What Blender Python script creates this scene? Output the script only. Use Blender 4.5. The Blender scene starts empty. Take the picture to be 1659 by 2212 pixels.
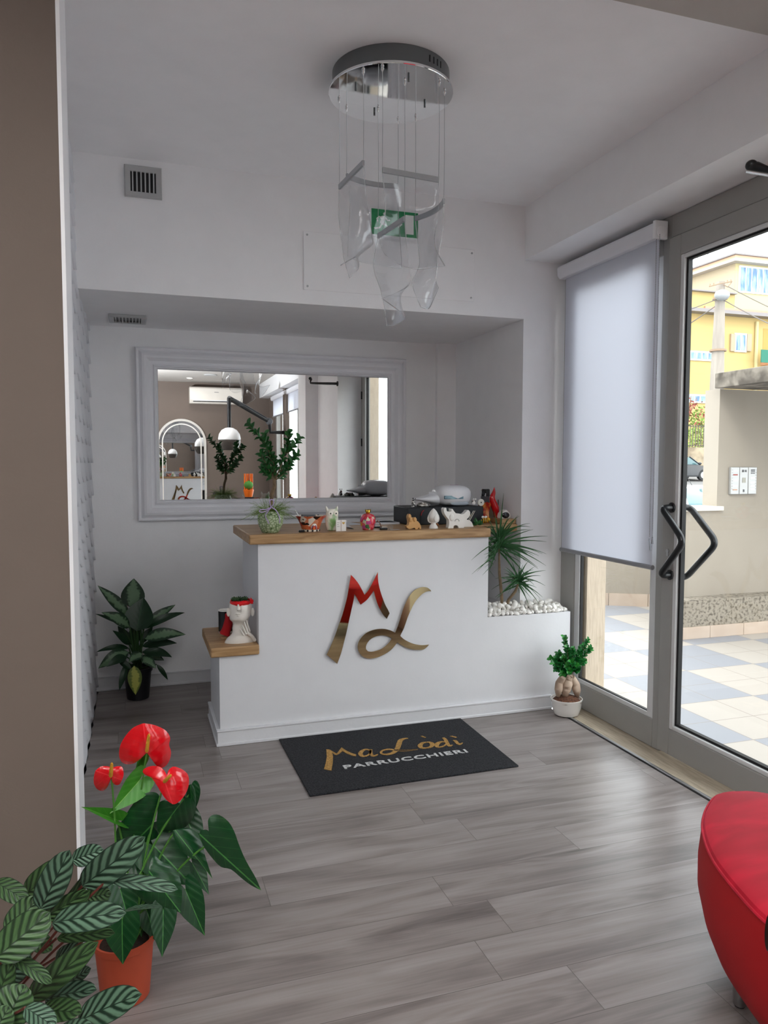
import bpy, bmesh, math, random
from math import sin, cos, pi, radians, sqrt, atan2
from mathutils import Vector, Matrix, noise

SC = bpy.context.scene
COL = SC.collection
random.seed(7)

# ------------------------------------------------------------------ camera
YAW, PITCH, ROLL, FPX, CXP, CYP, EYE = 0.319662, -0.0640529, 0.00122729, 1626.4, 829.5, 1106.0, 1.5
_f = Vector((sin(YAW)*cos(PITCH), cos(YAW)*cos(PITCH), sin(PITCH)))
_r0 = Vector((cos(YAW), -sin(YAW), 0)); _u0 = _r0.cross(_f)
CR = _r0*cos(ROLL) + _u0*sin(ROLL); CU = -_r0*sin(ROLL) + _u0*cos(ROLL)
cam_d = bpy.data.cameras.new('camera'); cam = bpy.data.objects.new('camera', cam_d); COL.objects.link(cam)
cam.matrix_world = Matrix(((CR.x, CU.x, -_f.x, 0), (CR.y, CU.y, -_f.y, 0), (CR.z, CU.z, -_f.z, EYE), (0, 0, 0, 1)))
cam_d.sensor_fit = 'HORIZONTAL'; cam_d.sensor_width = 36; cam_d.lens = FPX/1659*36
cam_d.clip_start = 0.05; cam_d.clip_end = 600
SC.camera = cam

def ray(u, v):
    return CR*((u-CXP)/FPX) + CU*(-(v-CYP)/FPX) + _f
def at(u, v, Y):
    "point of the place seen at pixel u,v that lies at depth Y"
    d = ray(u, v); return Vector((0, 0, EYE)) + d*(Y/d.y)
def atz(u, v, z):
    d = ray(u, v); return Vector((0, 0, EYE)) + d*((z-EYE)/d.z)
def zm(ox, oy, s):
    return lambda x, y: (ox+x/s, oy+y/s)

# ------------------------------------------------------------------ world, light, exposure
W = bpy.data.worlds.new('sky'); SC.world = W; W.use_nodes = True
wn = W.node_tree.nodes; wl = W.node_tree.links
bg = wn['Background']; bg.inputs['Strength'].default_value = 4.6
tc = wn.new('ShaderNodeTexCoord'); nz = wn.new('ShaderNodeTexNoise'); nz.inputs['Scale'].default_value = 2.2
nz.inputs['Detail'].default_value = 5
cr = wn.new('ShaderNodeValToRGB'); cr.color_ramp.elements[0].position = .35; cr.color_ramp.elements[1].position = .62
cr.color_ramp.elements[0].color = (.84, .92, 1.0, 1); cr.color_ramp.elements[1].color = (1.0, 1.0, 1.0, 1)
wl.new(tc.outputs['Generated'], nz.inputs['Vector']); wl.new(nz.outputs['Fac'], cr.inputs['Fac']); wl.new(cr.outputs['Color'], bg.inputs['Color'])

def sun(energy, rot, ang, color):
    l = bpy.data.lights.new('sun', 'SUN'); l.energy = energy; l.angle = ang; l.color = color
    o = bpy.data.objects.new('sun', l); o.rotation_euler = rot; COL.objects.link(o); return o
sun(1.0, (radians(52), 0, radians(-35)), radians(12), (1, .95, .86))

def area(name, loc, rot, sx, sy, energy, color=(1, 1, 1)):
    l = bpy.data.lights.new(name, 'AREA'); l.shape = 'RECTANGLE'; l.size = sx; l.size_y = sy
    l.energy = energy; l.color = color
    o = bpy.data.objects.new(name, l); o.location = loc; o.rotation_euler = rot; COL.objects.link(o); return o
# sky portals in the glazed openings (they add no light, they only guide the sky's own)
for n_, loc_, sx_, sy_ in (('portal_door', (2.66, 2.5, 1.3), 1.35, 2.5), ('portal_window', (2.66, 3.62, 1.4), .85, 2.6), ('portal_rear', (2.66, -2.0, 1.4), 2.6, 2.5)):
    p_ = area(n_, loc_, (radians(90), 0, radians(90)), sx_, sy_, 1); p_.data.cycles.is_portal = True

SC.view_settings.view_transform = 'Standard'; SC.view_settings.look = 'None'
SC.view_settings.exposure = 0.2; SC.view_settings.gamma = 1; SC.view_settings.use_curve_mapping = False
DL_ENERGY = 3.0
PANEL_FILL_E = 8
UP_FILL_ENERGY = 320
cy = SC.cycles
cy.max_bounces = 14; cy.diffuse_bounces = 7; cy.glossy_bounces = 7; cy.transmission_bounces = 12; cy.transparent_max_bounces = 32
cy.caustics_reflective = False; cy.caustics_refractive = False; cy.sample_clamp_indirect = 8; cy.use_denoising = True

# ------------------------------------------------------------------ materials
def lin(c):
    if isinstance(c, str):
        c = [int(c[i:i+2], 16)/255 for i in (0, 2, 4)]
    return tuple(((x/12.92) if x <= .04045 else ((x+.055)/1.055)**2.4) for x in c) + (1,)
def N(m, t, **k):
    n = m.node_tree.nodes.new(t)
    for a, b in k.items():
        setattr(n, a, b)
    return n
def L(m, a, b):
    m.node_tree.links.new(a, b)
MC = {}
def mat(name, color='808080', rough=.5, metal=0, bump=0, bscale=60, var=0, vscale=8, spec=.5, trans=0, ior=1.45, coat=0, emit=0, sheen=0, stretch=None):
    if name in MC:
        return MC[name]
    m = bpy.data.materials.new(name); m.use_nodes = True; MC[name] = m
    b = m.node_tree.nodes['Principled BSDF']
    c = lin(color); b.inputs['Base Color'].default_value = c
    b.inputs['Roughness'].default_value = rough; b.inputs['Metallic'].default_value = metal
    b.inputs['Specular IOR Level'].default_value = spec; b.inputs['Transmission Weight'].default_value = trans
    b.inputs['IOR'].default_value = ior; b.inputs['Coat Weight'].default_value = coat
    if sheen:
        b.inputs['Sheen Weight'].default_value = sheen; b.inputs['Sheen Tint'].default_value = c
    if emit:
        b.inputs['Emission Color'].default_value = c; b.inputs['Emission Strength'].default_value = emit
    t = N(m, 'ShaderNodeTexCoord')
    src = t.outputs['Object']
    if stretch:
        mp = N(m, 'ShaderNodeMapping'); mp.inputs['Scale'].default_value = stretch; L(m, src, mp.inputs['Vector']); src = mp.outputs['Vector']
    n = N(m, 'ShaderNodeTexNoise'); n.inputs['Scale'].default_value = vscale; n.inputs['Detail'].default_value = 6
    L(m, src, n.inputs['Vector'])
    mr = N(m, 'ShaderNodeMapRange'); mr.inputs['From Min'].default_value = .3; mr.inputs['From Max'].default_value = .7
    v = max(var, .015)
    mr.inputs['To Min'].default_value = 1-v; mr.inputs['To Max'].default_value = 1+v
    L(m, n.outputs['Fac'], mr.inputs['Value'])
    mx = N(m, 'ShaderNodeVectorMath', operation='SCALE'); mx.inputs[0].default_value = c[:3]
    L(m, mr.outputs['Result'], mx.inputs['Scale']); L(m, mx.outputs['Vector'], b.inputs['Base Color'])
    if bump:
        n2 = N(m, 'ShaderNodeTexNoise'); n2.inputs['Scale'].default_value = bscale; n2.inputs['Detail'].default_value = 4
        L(m, src, n2.inputs['Vector'])
        bp = N(m, 'ShaderNodeBump'); bp.inputs['Strength'].default_value = bump; bp.inputs['Distance'].default_value = .004
        L(m, n2.outputs['Fac'], bp.inputs['Height']); L(m, bp.outputs['Normal'], b.inputs['Normal'])
    return m
def base_of(m):
    return m.node_tree.nodes['Principled BSDF']
def ramp(m, fac, stops, interp='LINEAR'):
    r = N(m, 'ShaderNodeValToRGB'); r.color_ramp.interpolation = interp
    e = r.color_ramp.elements
    while len(e) < len(stops):
        e.new(.5)
    for k, (p, c) in enumerate(stops):
        e[k].position = p; e[k].color = lin(c)
    L(m, fac, r.inputs['Fac']); return r.outputs['Color']

WHITE = mat('white_paint', 'F2F2F3', .65, bump=.12, bscale=90)
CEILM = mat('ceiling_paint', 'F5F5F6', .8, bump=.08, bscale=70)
DESKW = mat('desk_paint', 'D6D7DA', .55, bump=.1, bscale=50)
TAUPE = mat('taupe_paint', '6D6159', .8, bump=.1, bscale=120)
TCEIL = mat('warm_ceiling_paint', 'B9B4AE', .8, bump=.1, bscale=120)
ALU = mat('powder_coated_aluminium', '9A9995', .45, metal=.0)
ALUL = mat('light_aluminium_bead', 'D5D6D6', .35)
CHROME = mat('chrome', 'E6E7E8', .04, metal=1)
STEEL = mat('brushed_steel', 'B9BBBD', .3, metal=1)
GRILLE = mat('grille_grey', 'B3B4B4', .4)
BLACK = mat('black_plastic', '111214', .35)
RUBBER = mat('rubber_gasket', '0B0B0C', .6)
GREENP = mat('sign_green', '0B8A50', .45)
WPLAS = mat('white_plastic', 'EDEEF0', .3)
WGLAZE = mat('white_glaze', 'F1EFEA', .18, coat=.5)
FRAMEW = mat('mirror_frame_white', 'E8E8EC', .42)
GOLD = mat('polished_gold', 'E2CD9E', .03, metal=1)
MIRR = mat('mirror_silver', 'F2F3F3', .0, metal=1)
SOIL = mat('potting_soil', '2A1D16', .95, bump=1, bscale=90, var=.5, vscale=60)
TERRA = mat('orange_plastic_pot', 'B04A30', .5, var=.06, bump=.05)

def mat_wood_floor():
    m = mat('laminate_planks', '7D7472', .42); b = base_of(m)
    t = N(m, 'ShaderNodeTexCoord')
    sep = N(m, 'ShaderNodeSeparateXYZ'); L(m, t.outputs['Object'], sep.inputs[0])
    def M(op, a, b_=None, c=None):
        n = N(m, 'ShaderNodeMath', operation=op)
        for i, x in enumerate((a, b_, c)):
            if x is None: continue
            if isinstance(x, (int, float)): n.inputs[i].default_value = x
            else: L(m, x, n.inputs[i])
        return n.outputs[0]
    PW, PL = .1925, 1.21
    yr = M('DIVIDE', M('SUBTRACT', sep.outputs['Y'], 1.883-.1925*30), PW)
    row = M('FLOOR', yr)
    wn_ = N(m, 'ShaderNodeTexWhiteNoise', noise_dimensions='1D'); L(m, row, wn_.inputs['W'])
    xr = M('ADD', M('DIVIDE', M('ADD', sep.outputs['X'], 20), PL), wn_.outputs['Value'])
    col = M('FLOOR', xr)
    pid = M('ADD', M('MULTIPLY', row, 17.3), M('MULTIPLY', col, 5.71))
    w2 = N(m, 'ShaderNodeTexWhiteNoise', noise_dimensions='1D'); L(m, pid, w2.inputs['W'])
    fy = M('FRACT', yr); fx = M('FRACT', xr)
    ey = M('MULTIPLY', M('MINIMUM', fy, M('SUBTRACT', 1, fy)), PW)
    ex = M('MULTIPLY', M('MINIMUM', fx, M('SUBTRACT', 1, fx)), PL)
    edge = M('LESS_THAN', M('MINIMUM', ex, ey), .0011)
    # grain: each plank shifted
    cmb = N(m, 'ShaderNodeCombineXYZ')
    L(m, M('ADD', M('MULTIPLY', sep.outputs['X'], 1.1), M('MULTIPLY', w2.outputs['Value'], 40)), cmb.inputs[0])
    L(m, M('ADD', M('MULTIPLY', sep.outputs['Y'], 9), M('MULTIPLY', w2.outputs['Value'], 9)), cmb.inputs[1])
    n1 = N(m, 'ShaderNodeTexNoise'); n1.inputs['Scale'].default_value = 1.15; n1.inputs['Detail'].default_value = 4; n1.inputs['Distortion'].default_value = 1.1
    L(m, cmb.outputs[0], n1.inputs['Vector'])
    c2 = N(m, 'ShaderNodeMapping'); c2.inputs['Scale'].default_value = (2.4, 11, 1); L(m, cmb.outputs[0], c2.inputs['Vector'])
    n2 = N(m, 'ShaderNodeTexNoise'); n2.inputs['Scale'].default_value = 1.2; n2.inputs['Detail'].default_value = 7; n2.inputs['Distortion'].default_value = .3
    L(m, c2.outputs[0], n2.inputs['Vector'])
    # knots
    c3 = N(m, 'ShaderNodeMapping'); c3.inputs['Scale'].default_value = (1.4, .75, 1); L(m, cmb.outputs[0], c3.inputs['Vector'])
    vo = N(m, 'ShaderNodeTexVoronoi'); vo.inputs['Scale'].default_value = .55; L(m, c3.outputs[0], vo.inputs['Vector'])
    kn = N(m, 'ShaderNodeMapRange'); kn.inputs['From Min'].default_value = 0; kn.inputs['From Max'].default_value = .16; kn.inputs['To Min'].default_value = -.22; kn.inputs['To Max'].default_value = 0
    L(m, vo.outputs['Distance'], kn.inputs['Value'])
    rg = M('MULTIPLY', M('SINE', M('MULTIPLY', vo.outputs['Distance'], 85)), .03)
    rgm = M('MULTIPLY', rg, M('LESS_THAN', vo.outputs['Distance'], .3))
    f = M('ADD', M('MULTIPLY', n1.outputs['Fac'], .84), M('MULTIPLY', n2.outputs['Fac'], .24))
    f = M('ADD', f, M('MULTIPLY', w2.outputs['Value'], .10)); f = M('ADD', f, kn.outputs['Result']); f = M('ADD', f, rgm)
    c = ramp(m, f, [(.30, '504946'), (.46, '6F6764'), (.60, '827A77'), (.80, '948D8B')])
    mx = N(m, 'ShaderNodeMix', data_type='RGBA'); L(m, edge, mx.inputs['Factor']); L(m, c, mx.inputs['A']); mx.inputs['B'].default_value = lin('5A524F')
    L(m, mx.outputs['Result'], b.inputs['Base Color'])
    bp = N(m, 'ShaderNodeBump'); bp.inputs['Strength'].default_value = .12; bp.inputs['Distance'].default_value = .002
    L(m, n2.outputs['Fac'], bp.inputs['Height']); L(m, bp.outputs['Normal'], b.inputs['Normal'])
    b.inputs['Roughness'].default_value = .34; b.inputs['Specular IOR Level'].default_value = .5
    return m
FLOORM = mat_wood_floor()

def mat_oak():
    m = mat('oiled_oak', 'A07E55', .45); b = base_of(m)
    t = N(m, 'ShaderNodeTexCoord'); mp = N(m, 'ShaderNodeMapping'); mp.inputs['Scale'].default_value = (2.5, 22, 22)
    L(m, t.outputs['Object'], mp.inputs['Vector'])
    n = N(m, 'ShaderNodeTexNoise'); n.inputs['Scale'].default_value = 2; n.inputs['Detail'].default_value = 8; n.inputs['Distortion'].default_value = .8
    L(m, mp.outputs[0], n.inputs['Vector'])
    c = ramp(m, n.outputs['Fac'], [(.3, '8A6843'), (.5, 'A5825A'), (.7, 'B8976D')])
    L(m, c, b.inputs['Base Color'])
    bp = N(m, 'ShaderNodeBump'); bp.inputs['Strength'].default_value = .2; bp.inputs['Distance'].default_value = .003
    L(m, n.outputs['Fac'], bp.inputs['Height']); L(m, bp.outputs['Normal'], b.inputs['Normal'])
    return m
OAK = mat_oak()

def mat_noise2(name, c0, c1, scale, rough=.7, stretch=(1, 1, 1), lo=.4, hi=.6, bump=.3, detail=6, distort=0):
    m = mat(name, c0, rough); b = base_of(m)
    t = N(m, 'ShaderNodeTexCoord'); mp = N(m, 'ShaderNodeMapping'); mp.inputs['Scale'].default_value = stretch
    L(m, t.outputs['Object'], mp.inputs['Vector'])
    n = N(m, 'ShaderNodeTexNoise'); n.inputs['Scale'].default_value = scale; n.inputs['Detail'].default_value = detail; n.inputs['Distortion'].default_value = distort
    L(m, mp.outputs[0], n.inputs['Vector'])
    L(m, ramp(m, n.outputs['Fac'], [(lo, c0), (hi, c1)]), b.inputs['Base Color'])
    if bump:
        bp = N(m, 'ShaderNodeBump'); bp.inputs['Strength'].default_value = bump; bp.inputs['Distance'].default_value = .004
        L(m, n.outputs['Fac'], bp.inputs['Height']); L(m, bp.outputs['Normal'], b.inputs['Normal'])
    return m
TRAV = mat_noise2('travertine', 'B09F8B', 'C0B09B', 9, .5, (14, 14, 1.2), .35, .62, .15)
TRAVS = mat_noise2('travertine_sill', 'A39682', 'BDB19D', 5, .45, (14, 1.5, 14), .35, .62, .1)
CONC = mat_noise2('weathered_concrete', '5E564C', '8F877A', 38, .95, (1, 1, 1), .38, .52, 1.0, 12)
CONCD = mat_noise2('stained_concrete_edge', '4A443D', '7C756B', 9, .95, (1, 1, 1), .38, .62, .6, 12)
RENDER = mat_noise2('terrace_render', '8F867B', '9A9286', 1.2, .9, (1, 1, .5), .3, .7, .1)
DOORMAT = mat_noise2('doormat_pile', '0E0F12', '2B2C31', 130, .95, (1, 1, 1), .4, .65, 1.0, 4)
MATGOLD = mat_noise2('doormat_gold_pile', '8F6C36', 'B98F4F', 150, .95, bump=1)
MATWHITE = mat_noise2('doormat_white_pile', 'AFAFAF', 'D6D6D6', 150, .95, bump=1)
VELVET = mat_noise2('red_velvet', 'A80822', 'C60D2E', 3, .75, (1, 3, 1), .35, .65, .12, 4, .8)
base_of(VELVET).inputs['Sheen Weight'].default_value = .25; base_of(VELVET).inputs['Sheen Roughness'].default_value = .35
base_of(VELVET).inputs['Sheen Tint'].default_value = (1, .15, .3, 1)
VELVETS = mat('red_velvet_side', 'A80A12', .8, var=.05, vscale=3, bump=.1, bscale=300, sheen=.1)

def mat_tiles():
    m = mat('terrace_tiles', 'C9C1B8', .45); b = base_of(m)
    t = N(m, 'ShaderNodeTexCoord'); mp = N(m, 'ShaderNodeMapping')
    mp.inputs['Location'].default_value = (-3.19, -3.82, 0)
    mp2 = N(m, 'ShaderNodeMapping'); mp2.inputs['Scale'].default_value = (1/.305, 1/.3125, 1)
    L(m, t.outputs['Object'], mp.inputs['Vector']); L(m, mp.outputs[0], mp2.inputs['Vector'])
    def M(op, a, b_=None):
        n = N(m, 'ShaderNodeMath', operation=op)
        for i, x in enumerate((a, b_)):
            if x is None: continue
            if isinstance(x, (int, float)): n.inputs[i].default_value = x
            else: L(m, x, n.inputs[i])
        return n.outputs[0]
    s = N(m, 'ShaderNodeSeparateXYZ'); L(m, mp2.outputs[0], s.inputs[0])
    x = M('ADD', s.outputs['X'], 400); y = M('ADD', s.outputs['Y'], 400)
    par = M('MODULO', M('ADD', M('FLOOR', M('MULTIPLY', x, .5)), M('FLOOR', M('MULTIPLY', y, .5))), 2)
    fx = M('FRACT', x); fy = M('FRACT', y)
    e = M('LESS_THAN', M('MINIMUM', M('MINIMUM', fx, M('SUBTRACT', 1, fx)), M('MINIMUM', fy, M('SUBTRACT', 1, fy))), .009)
    n = N(m, 'ShaderNodeTexNoise'); n.inputs['Scale'].default_value = 3; L(m, t.outputs['Object'], n.inputs['Vector'])
    mx = N(m, 'ShaderNodeMix', data_type='RGBA'); L(m, par, mx.inputs['Factor']); mx.inputs['A'].default_value = lin('86888E'); mx.inputs['B'].default_value = lin('A49D95')
    my = N(m, 'ShaderNodeMix', data_type='RGBA'); L(m, e, my.inputs['Factor']); L(m, mx.outputs['Result'], my.inputs['A']); my.inputs['B'].default_value = lin('7E766E')
    L(m, my.outputs['Result'], b.inputs['Base Color']); b.inputs['Roughness'].default_value = .5
    return m
TILES = mat_tiles()

def glass_pane():
    m = bpy.data.materials.new('window_glass'); m.use_nodes = True; nt = m.node_tree
    nt.nodes.remove(nt.nodes['Principled BSDF']); o = nt.nodes['Material Output']
    tr = N(m, 'ShaderNodeBsdfTransparent'); tr.inputs['Color'].default_value = (.97, .985, .98, 1)
    gl = N(m, 'ShaderNodeBsdfGlossy'); gl.inputs['Roughness'].default_value = .01
    fr = N(m, 'ShaderNodeLayerWeight'); fr.inputs['Blend'].default_value = .5
    pw = N(m, 'ShaderNodeMath', operation='POWER'); L(m, fr.outputs['Facing'], pw.inputs[0]); pw.inputs[1].default_value = 5
    ad = N(m, 'ShaderNodeMath', operation='MULTIPLY_ADD'); L(m, pw.outputs[0], ad.inputs[0]); ad.inputs[1].default_value = .7; ad.inputs[2].default_value = .03
    mx = N(m, 'ShaderNodeMixShader'); L(m, ad.outputs[0], mx.inputs[0]); L(m, tr.outputs[0], mx.inputs[1]); L(m, gl.outputs[0], mx.inputs[2])
    L(m, mx.outputs[0], o.inputs['Surface']); MC['window_glass'] = m; return m
GLASS = glass_pane()
def acrylic():
    m = bpy.data.materials.new('clear_acrylic'); m.use_nodes = True; nt = m.node_tree
    nt.nodes.remove(nt.nodes['Principled BSDF']); o = nt.nodes['Material Output']
    tr = N(m, 'ShaderNodeBsdfTransparent'); tr.inputs['Color'].default_value = (.965, .97, .975, 1)
    gl = N(m, 'ShaderNodeBsdfGlossy'); gl.inputs['Roughness'].default_value = .03
    fr = N(m, 'ShaderNodeLayerWeight'); fr.inputs['Blend'].default_value = .5
    pw = N(m, 'ShaderNodeMath', operation='POWER'); L(m, fr.outputs['Facing'], pw.inputs[0]); pw.inputs[1].default_value = 4
    ad = N(m, 'ShaderNodeMath', operation='MULTIPLY_ADD'); L(m, pw.outputs[0], ad.inputs[0]); ad.inputs[1].default_value = .65; ad.inputs[2].default_value = .025
    mx = N(m, 'ShaderNodeMixShader'); L(m, ad.outputs[0], mx.inputs[0]); L(m, tr.outputs[0], mx.inputs[1]); L(m, gl.outputs[0], mx.inputs[2])
    L(m, mx.outputs[0], o.inputs['Surface']); return m
ACRYL = acrylic()
def acrylic_edge():
    m = mat('acrylic_edge', 'D5D7DA', .1); b = base_of(m); b.inputs['Alpha'].default_value = .55
    b.inputs['Specular IOR Level'].default_value = 1.0; return m
ACEDGE = acrylic_edge()
def fabric():
    m = bpy.data.materials.new('blind_fabric'); m.use_nodes = True; nt = m.node_tree
    nt.nodes.remove(nt.nodes['Principled BSDF']); o = nt.nodes['Material Output']
    d = N(m, 'ShaderNodeBsdfDiffuse'); d.inputs['Color'].default_value = lin('DDE0EA')
    t = N(m, 'ShaderNodeBsdfTranslucent'); t.inputs['Color'].default_value = lin('DFE3F0')
    mx = N(m, 'ShaderNodeMixShader'); mx.inputs[0].default_value = .3
    L(m, d.outputs[0], mx.inputs[1]); L(m, t.outputs[0], mx.inputs[2]); L(m, mx.outputs[0], o.inputs['Surface']); return m
FABRIC = fabric()

# ------------------------------------------------------------------ mesh helpers
class MB:
    def __init__(s):
        s.v = []; s.f = []; s.uv = []; s.mi = []; s.cur = 0
    def vert(s, p, uv=(0, 0)):
        s.v.append(tuple(p)); s.uv.append(uv); return len(s.v)-1
    def face(s, *i):
        s.f.append(tuple(i)); s.mi.append(s.cur)
    def box(s, x0, x1, y0, y1, z0, z1, mtx=None):
        b = len(s.v)
        for z in (z0, z1):
            for x, y in ((x0, y0), (x1, y0), (x1, y1), (x0, y1)):
                p = Vector((x, y, z)); s.vert(mtx @ p if mtx else p)
        for q in ((3, 2, 1, 0), (4, 5, 6, 7), (0, 1, 5, 4), (1, 2, 6, 5), (2, 3, 7, 6), (3, 0, 4, 7)):
            s.face(*[b+k for k in q])
        return s
    def grid(s, rows, closeu=False, closev=False, uvs=None):
        b = len(s.v); n = len(rows); k = len(rows[0])
        for i, r in enumerate(rows):
            for j, p in enumerate(r):
                s.vert(p, uvs[i][j] if uvs else (i/max(1, n-1), j/max(1, k-1)))
        for i in range(n if closev else n-1):
            for j in range(k if closeu else k-1):
                a = b+i*k+j; c = b+i*k+(j+1) % k; d = b+((i+1) % n)*k+(j+1) % k; e = b+((i+1) % n)*k+j
                s.face(a, c, d, e)
        return b
    def cap(s, start, n, flip=False):
        idx = list(range(start, start+n)); s.face(*(idx[::-1] if flip else idx))
    def tube(s, pts, r, n=8, caps=True):
        pts = [Vector(p) for p in pts]
        if not isinstance(r, (list, tuple)): r = [r]*len(pts)
        rows = []; prev = None
        for i, p in enumerate(pts):
            t = (pts[min(i+1, len(pts)-1)]-pts[max(i-1, 0)]).normalized()
            if prev is None:
                a = Vector((0, 0, 1)) if abs(t.z) < .9 else Vector((1, 0, 0)); u = t.cross(a).normalized()
            else:
                u = (prev-t*prev.dot(t)).normalized()
            prev = u; w = t.cross(u)
            rows.append([p+(u*cos(2*pi*k/n)+w*sin(2*pi*k/n))*r[i] for k in range(n)])
        b = s.grid(rows, closeu=True)
        if caps:
            s.cap(b, n, True); s.cap(b+(len(rows)-1)*n, n)
        return s
    def lathe(s, prof, c=(0, 0, 0), n=32, sx=1, sy=1, caps=True, wob=None, mtx=None):
        rows = []
        for r, z in prof:
            row = []
            for k in range(n):
                a = 2*pi*k/n; q = wob(a, z) if wob else 1
                p = Vector((r*cos(a)*sx*q, r*sin(a)*sy*q, z))
                if mtx: p = mtx @ p
                row.append(p+Vector(c))
            rows.append(row)
        b = s.grid(rows, closeu=True)
        if caps:
            s.cap(b, n, True); s.cap(b+(len(rows)-1)*n, n)
        return s
    def ball(s, c, r, n=16, sx=1, sy=1, sz=1, mtx=None, m=10):
        prof = [(max(1e-5, sin(pi*i/m))*r, -cos(pi*i/m)*r*sz) for i in range(m+1)]
        return s.lathe(prof, c, n, sx, sy, True, None, mtx)
    def prism(s, poly, y0, y1, axis='y'):
        def P(a, b_, c):
            return {'y': (a, c, b_), 'z': (a, b_, c), 'x': (c, a, b_)}[axis]
        n = len(poly); b = len(s.v)
        for c in (y0, y1):
            for q in poly: s.vert(P(q[0], q[1], c))
        s.face(*range(b, b+n)); s.face(*reversed(range(b+n, b+2*n)))
        for i in range(n):
            j = (i+1) % n; s.face(b+j, b+i, b+n+i, b+n+j)
        return s
    def build(s, name, m, parent=None, smooth=True, bevel=0, seg=2, sub=0, solid=0, props=None, origin=None):
        me = bpy.data.meshes.new(name)
        off = Vector(origin) if origin is not None else Vector((0, 0, 0))
        me.from_pydata([tuple(Vector(p)-off) for p in s.v], [], s.f)
        ms = m if isinstance(m, (list, tuple)) else [m]
        for q in ms: me.materials.append(q)
        ul = me.uv_layers.new(name='UVMap')
        for lp in me.loops: ul.data[lp.index].uv = s.uv[lp.vertex_index]
        for i, p in enumerate(me.polygons): p.material_index = s.mi[i]
        me.update()
        bm = bmesh.new(); bm.from_mesh(me)
        bmesh.ops.recalc_face_normals(bm, faces=bm.faces)
        bm.to_mesh(me); bm.free()
        o = bpy.data.objects.new(name, me); COL.objects.link(o)
        if parent is not None:
            o.parent = parent
            if off.length == 0 and parent.type == 'EMPTY' or True:
                o.location = off-WP.get(parent.name, Vector((0, 0, 0)))
        else:
            o.location = off
        WP[o.name] = off
        if smooth:
            for p in me.polygons: p.use_smooth = True
            if not sub:
                try: me.set_sharp_from_angle(angle=radians(38))
                except Exception: pass
        if solid:
            md = o.modifiers.new('thickness', 'SOLIDIFY'); md.thickness = solid; md.offset = 0
            if isinstance(m, (list, tuple)) and len(ms) > 1: md.material_offset_rim = 1
        if bevel:
            md = o.modifiers.new('bevel', 'BEVEL'); md.width = bevel; md.segments = seg; md.limit_method = 'ANGLE'; md.angle_limit = radians(40)
        if sub:
            md = o.modifiers.new('subdivision', 'SUBSURF'); md.levels = sub; md.render_levels = sub
        if props:
            for k, v in props.items(): o[k] = v
        return o
WP = {}
def tag(o, label, cat, group=None, kind=None):
    o['label'] = label; o['category'] = cat
    if group: o['group'] = group
    if kind: o['kind'] = kind
    return o
def empty(name, loc, label, cat, group=None, kind=None):
    o = bpy.data.objects.new(name, None); COL.objects.link(o); o.location = loc; o.empty_display_size = .05
    WP[o.name] = Vector(loc); return tag(o, label, cat, group, kind)
def struct(o, kind='structure'):
    o['kind'] = kind; return o
def BX(*a):
    return MB().box(*a)
def bez(p0, p1, p2, n):
    return [p0*(1-t)**2+p1*2*t*(1-t)+p2*t*t for t in [i/n for i in range(n+1)]]
def ribbon2d(pts, w):
    "flat ribbon polygon (list of 2d points) round a path"
    P = [Vector(p) for p in pts]; l = []; r = []
    for i, p in enumerate(P):
        t = (P[min(i+1, len(P)-1)]-P[max(i-1, 0)]).normalized(); n = Vector((-t.y, t.x))
        ww = w[i] if isinstance(w, (list, tuple)) else w
        l.append(p+n*ww); r.append(p-n*ww)
    return l, r
def catmull(pts, k=5):
    P = [Vector(p) for p in pts]; out = []
    for i in range(len(P)-1):
        a = P[max(i-1, 0)]; b = P[i]; c = P[i+1]; d = P[min(i+2, len(P)-1)]
        for j in range(k):
            t = j/k
            out.append(.5*((2*b)+(c-a)*t+(2*a-5*b+4*c-d)*t*t+(3*b-a-3*c+d)*t**3))
    out.append(P[-1]); return out
def leaf(mb, base, tip, width, nrm, arch=.1, fold=.15, n=9, prof=None, twist=0, k=3):
    base = Vector(base); tip = Vector(tip); ax = tip-base; Ln = ax.length; a = ax.normalized()
    nn = (Vector(nrm)-a*Vector(nrm).dot(a)).normalized(); sd = a.cross(nn)
    prof = prof or (lambda t: sin(pi*min(1, max(0, t))**.85)**.8)
    rows = []; uvs = []
    for i in range(n+1):
        t = i/n; w = max(.002, prof(t))*width/2
        c = base+ax*t+nn*(arch*Ln*4*t*(1-t))
        tw = twist*t; s2 = sd*cos(tw)+nn*sin(tw); n2 = nn*cos(tw)-sd*sin(tw)
        r = []; u = []
        for j in range(-k, k+1):
            q = j/k; r.append(c+s2*(q*w)+n2*(abs(q)**1.3*w*fold*2)); u.append((t, q*.5+.5))
        rows.append(r); uvs.append(u)
    mb.grid(rows, uvs=uvs)
HEART = [(0, 0), (-.12, .05), (-.24, .15), (-.28, .27), (-.22, .38), (-.08, .455), (.1, .48), (.28, .45), (.46, .37), (.62, .27), (.76, .17), (.88, .08), (1, 0)]
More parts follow.
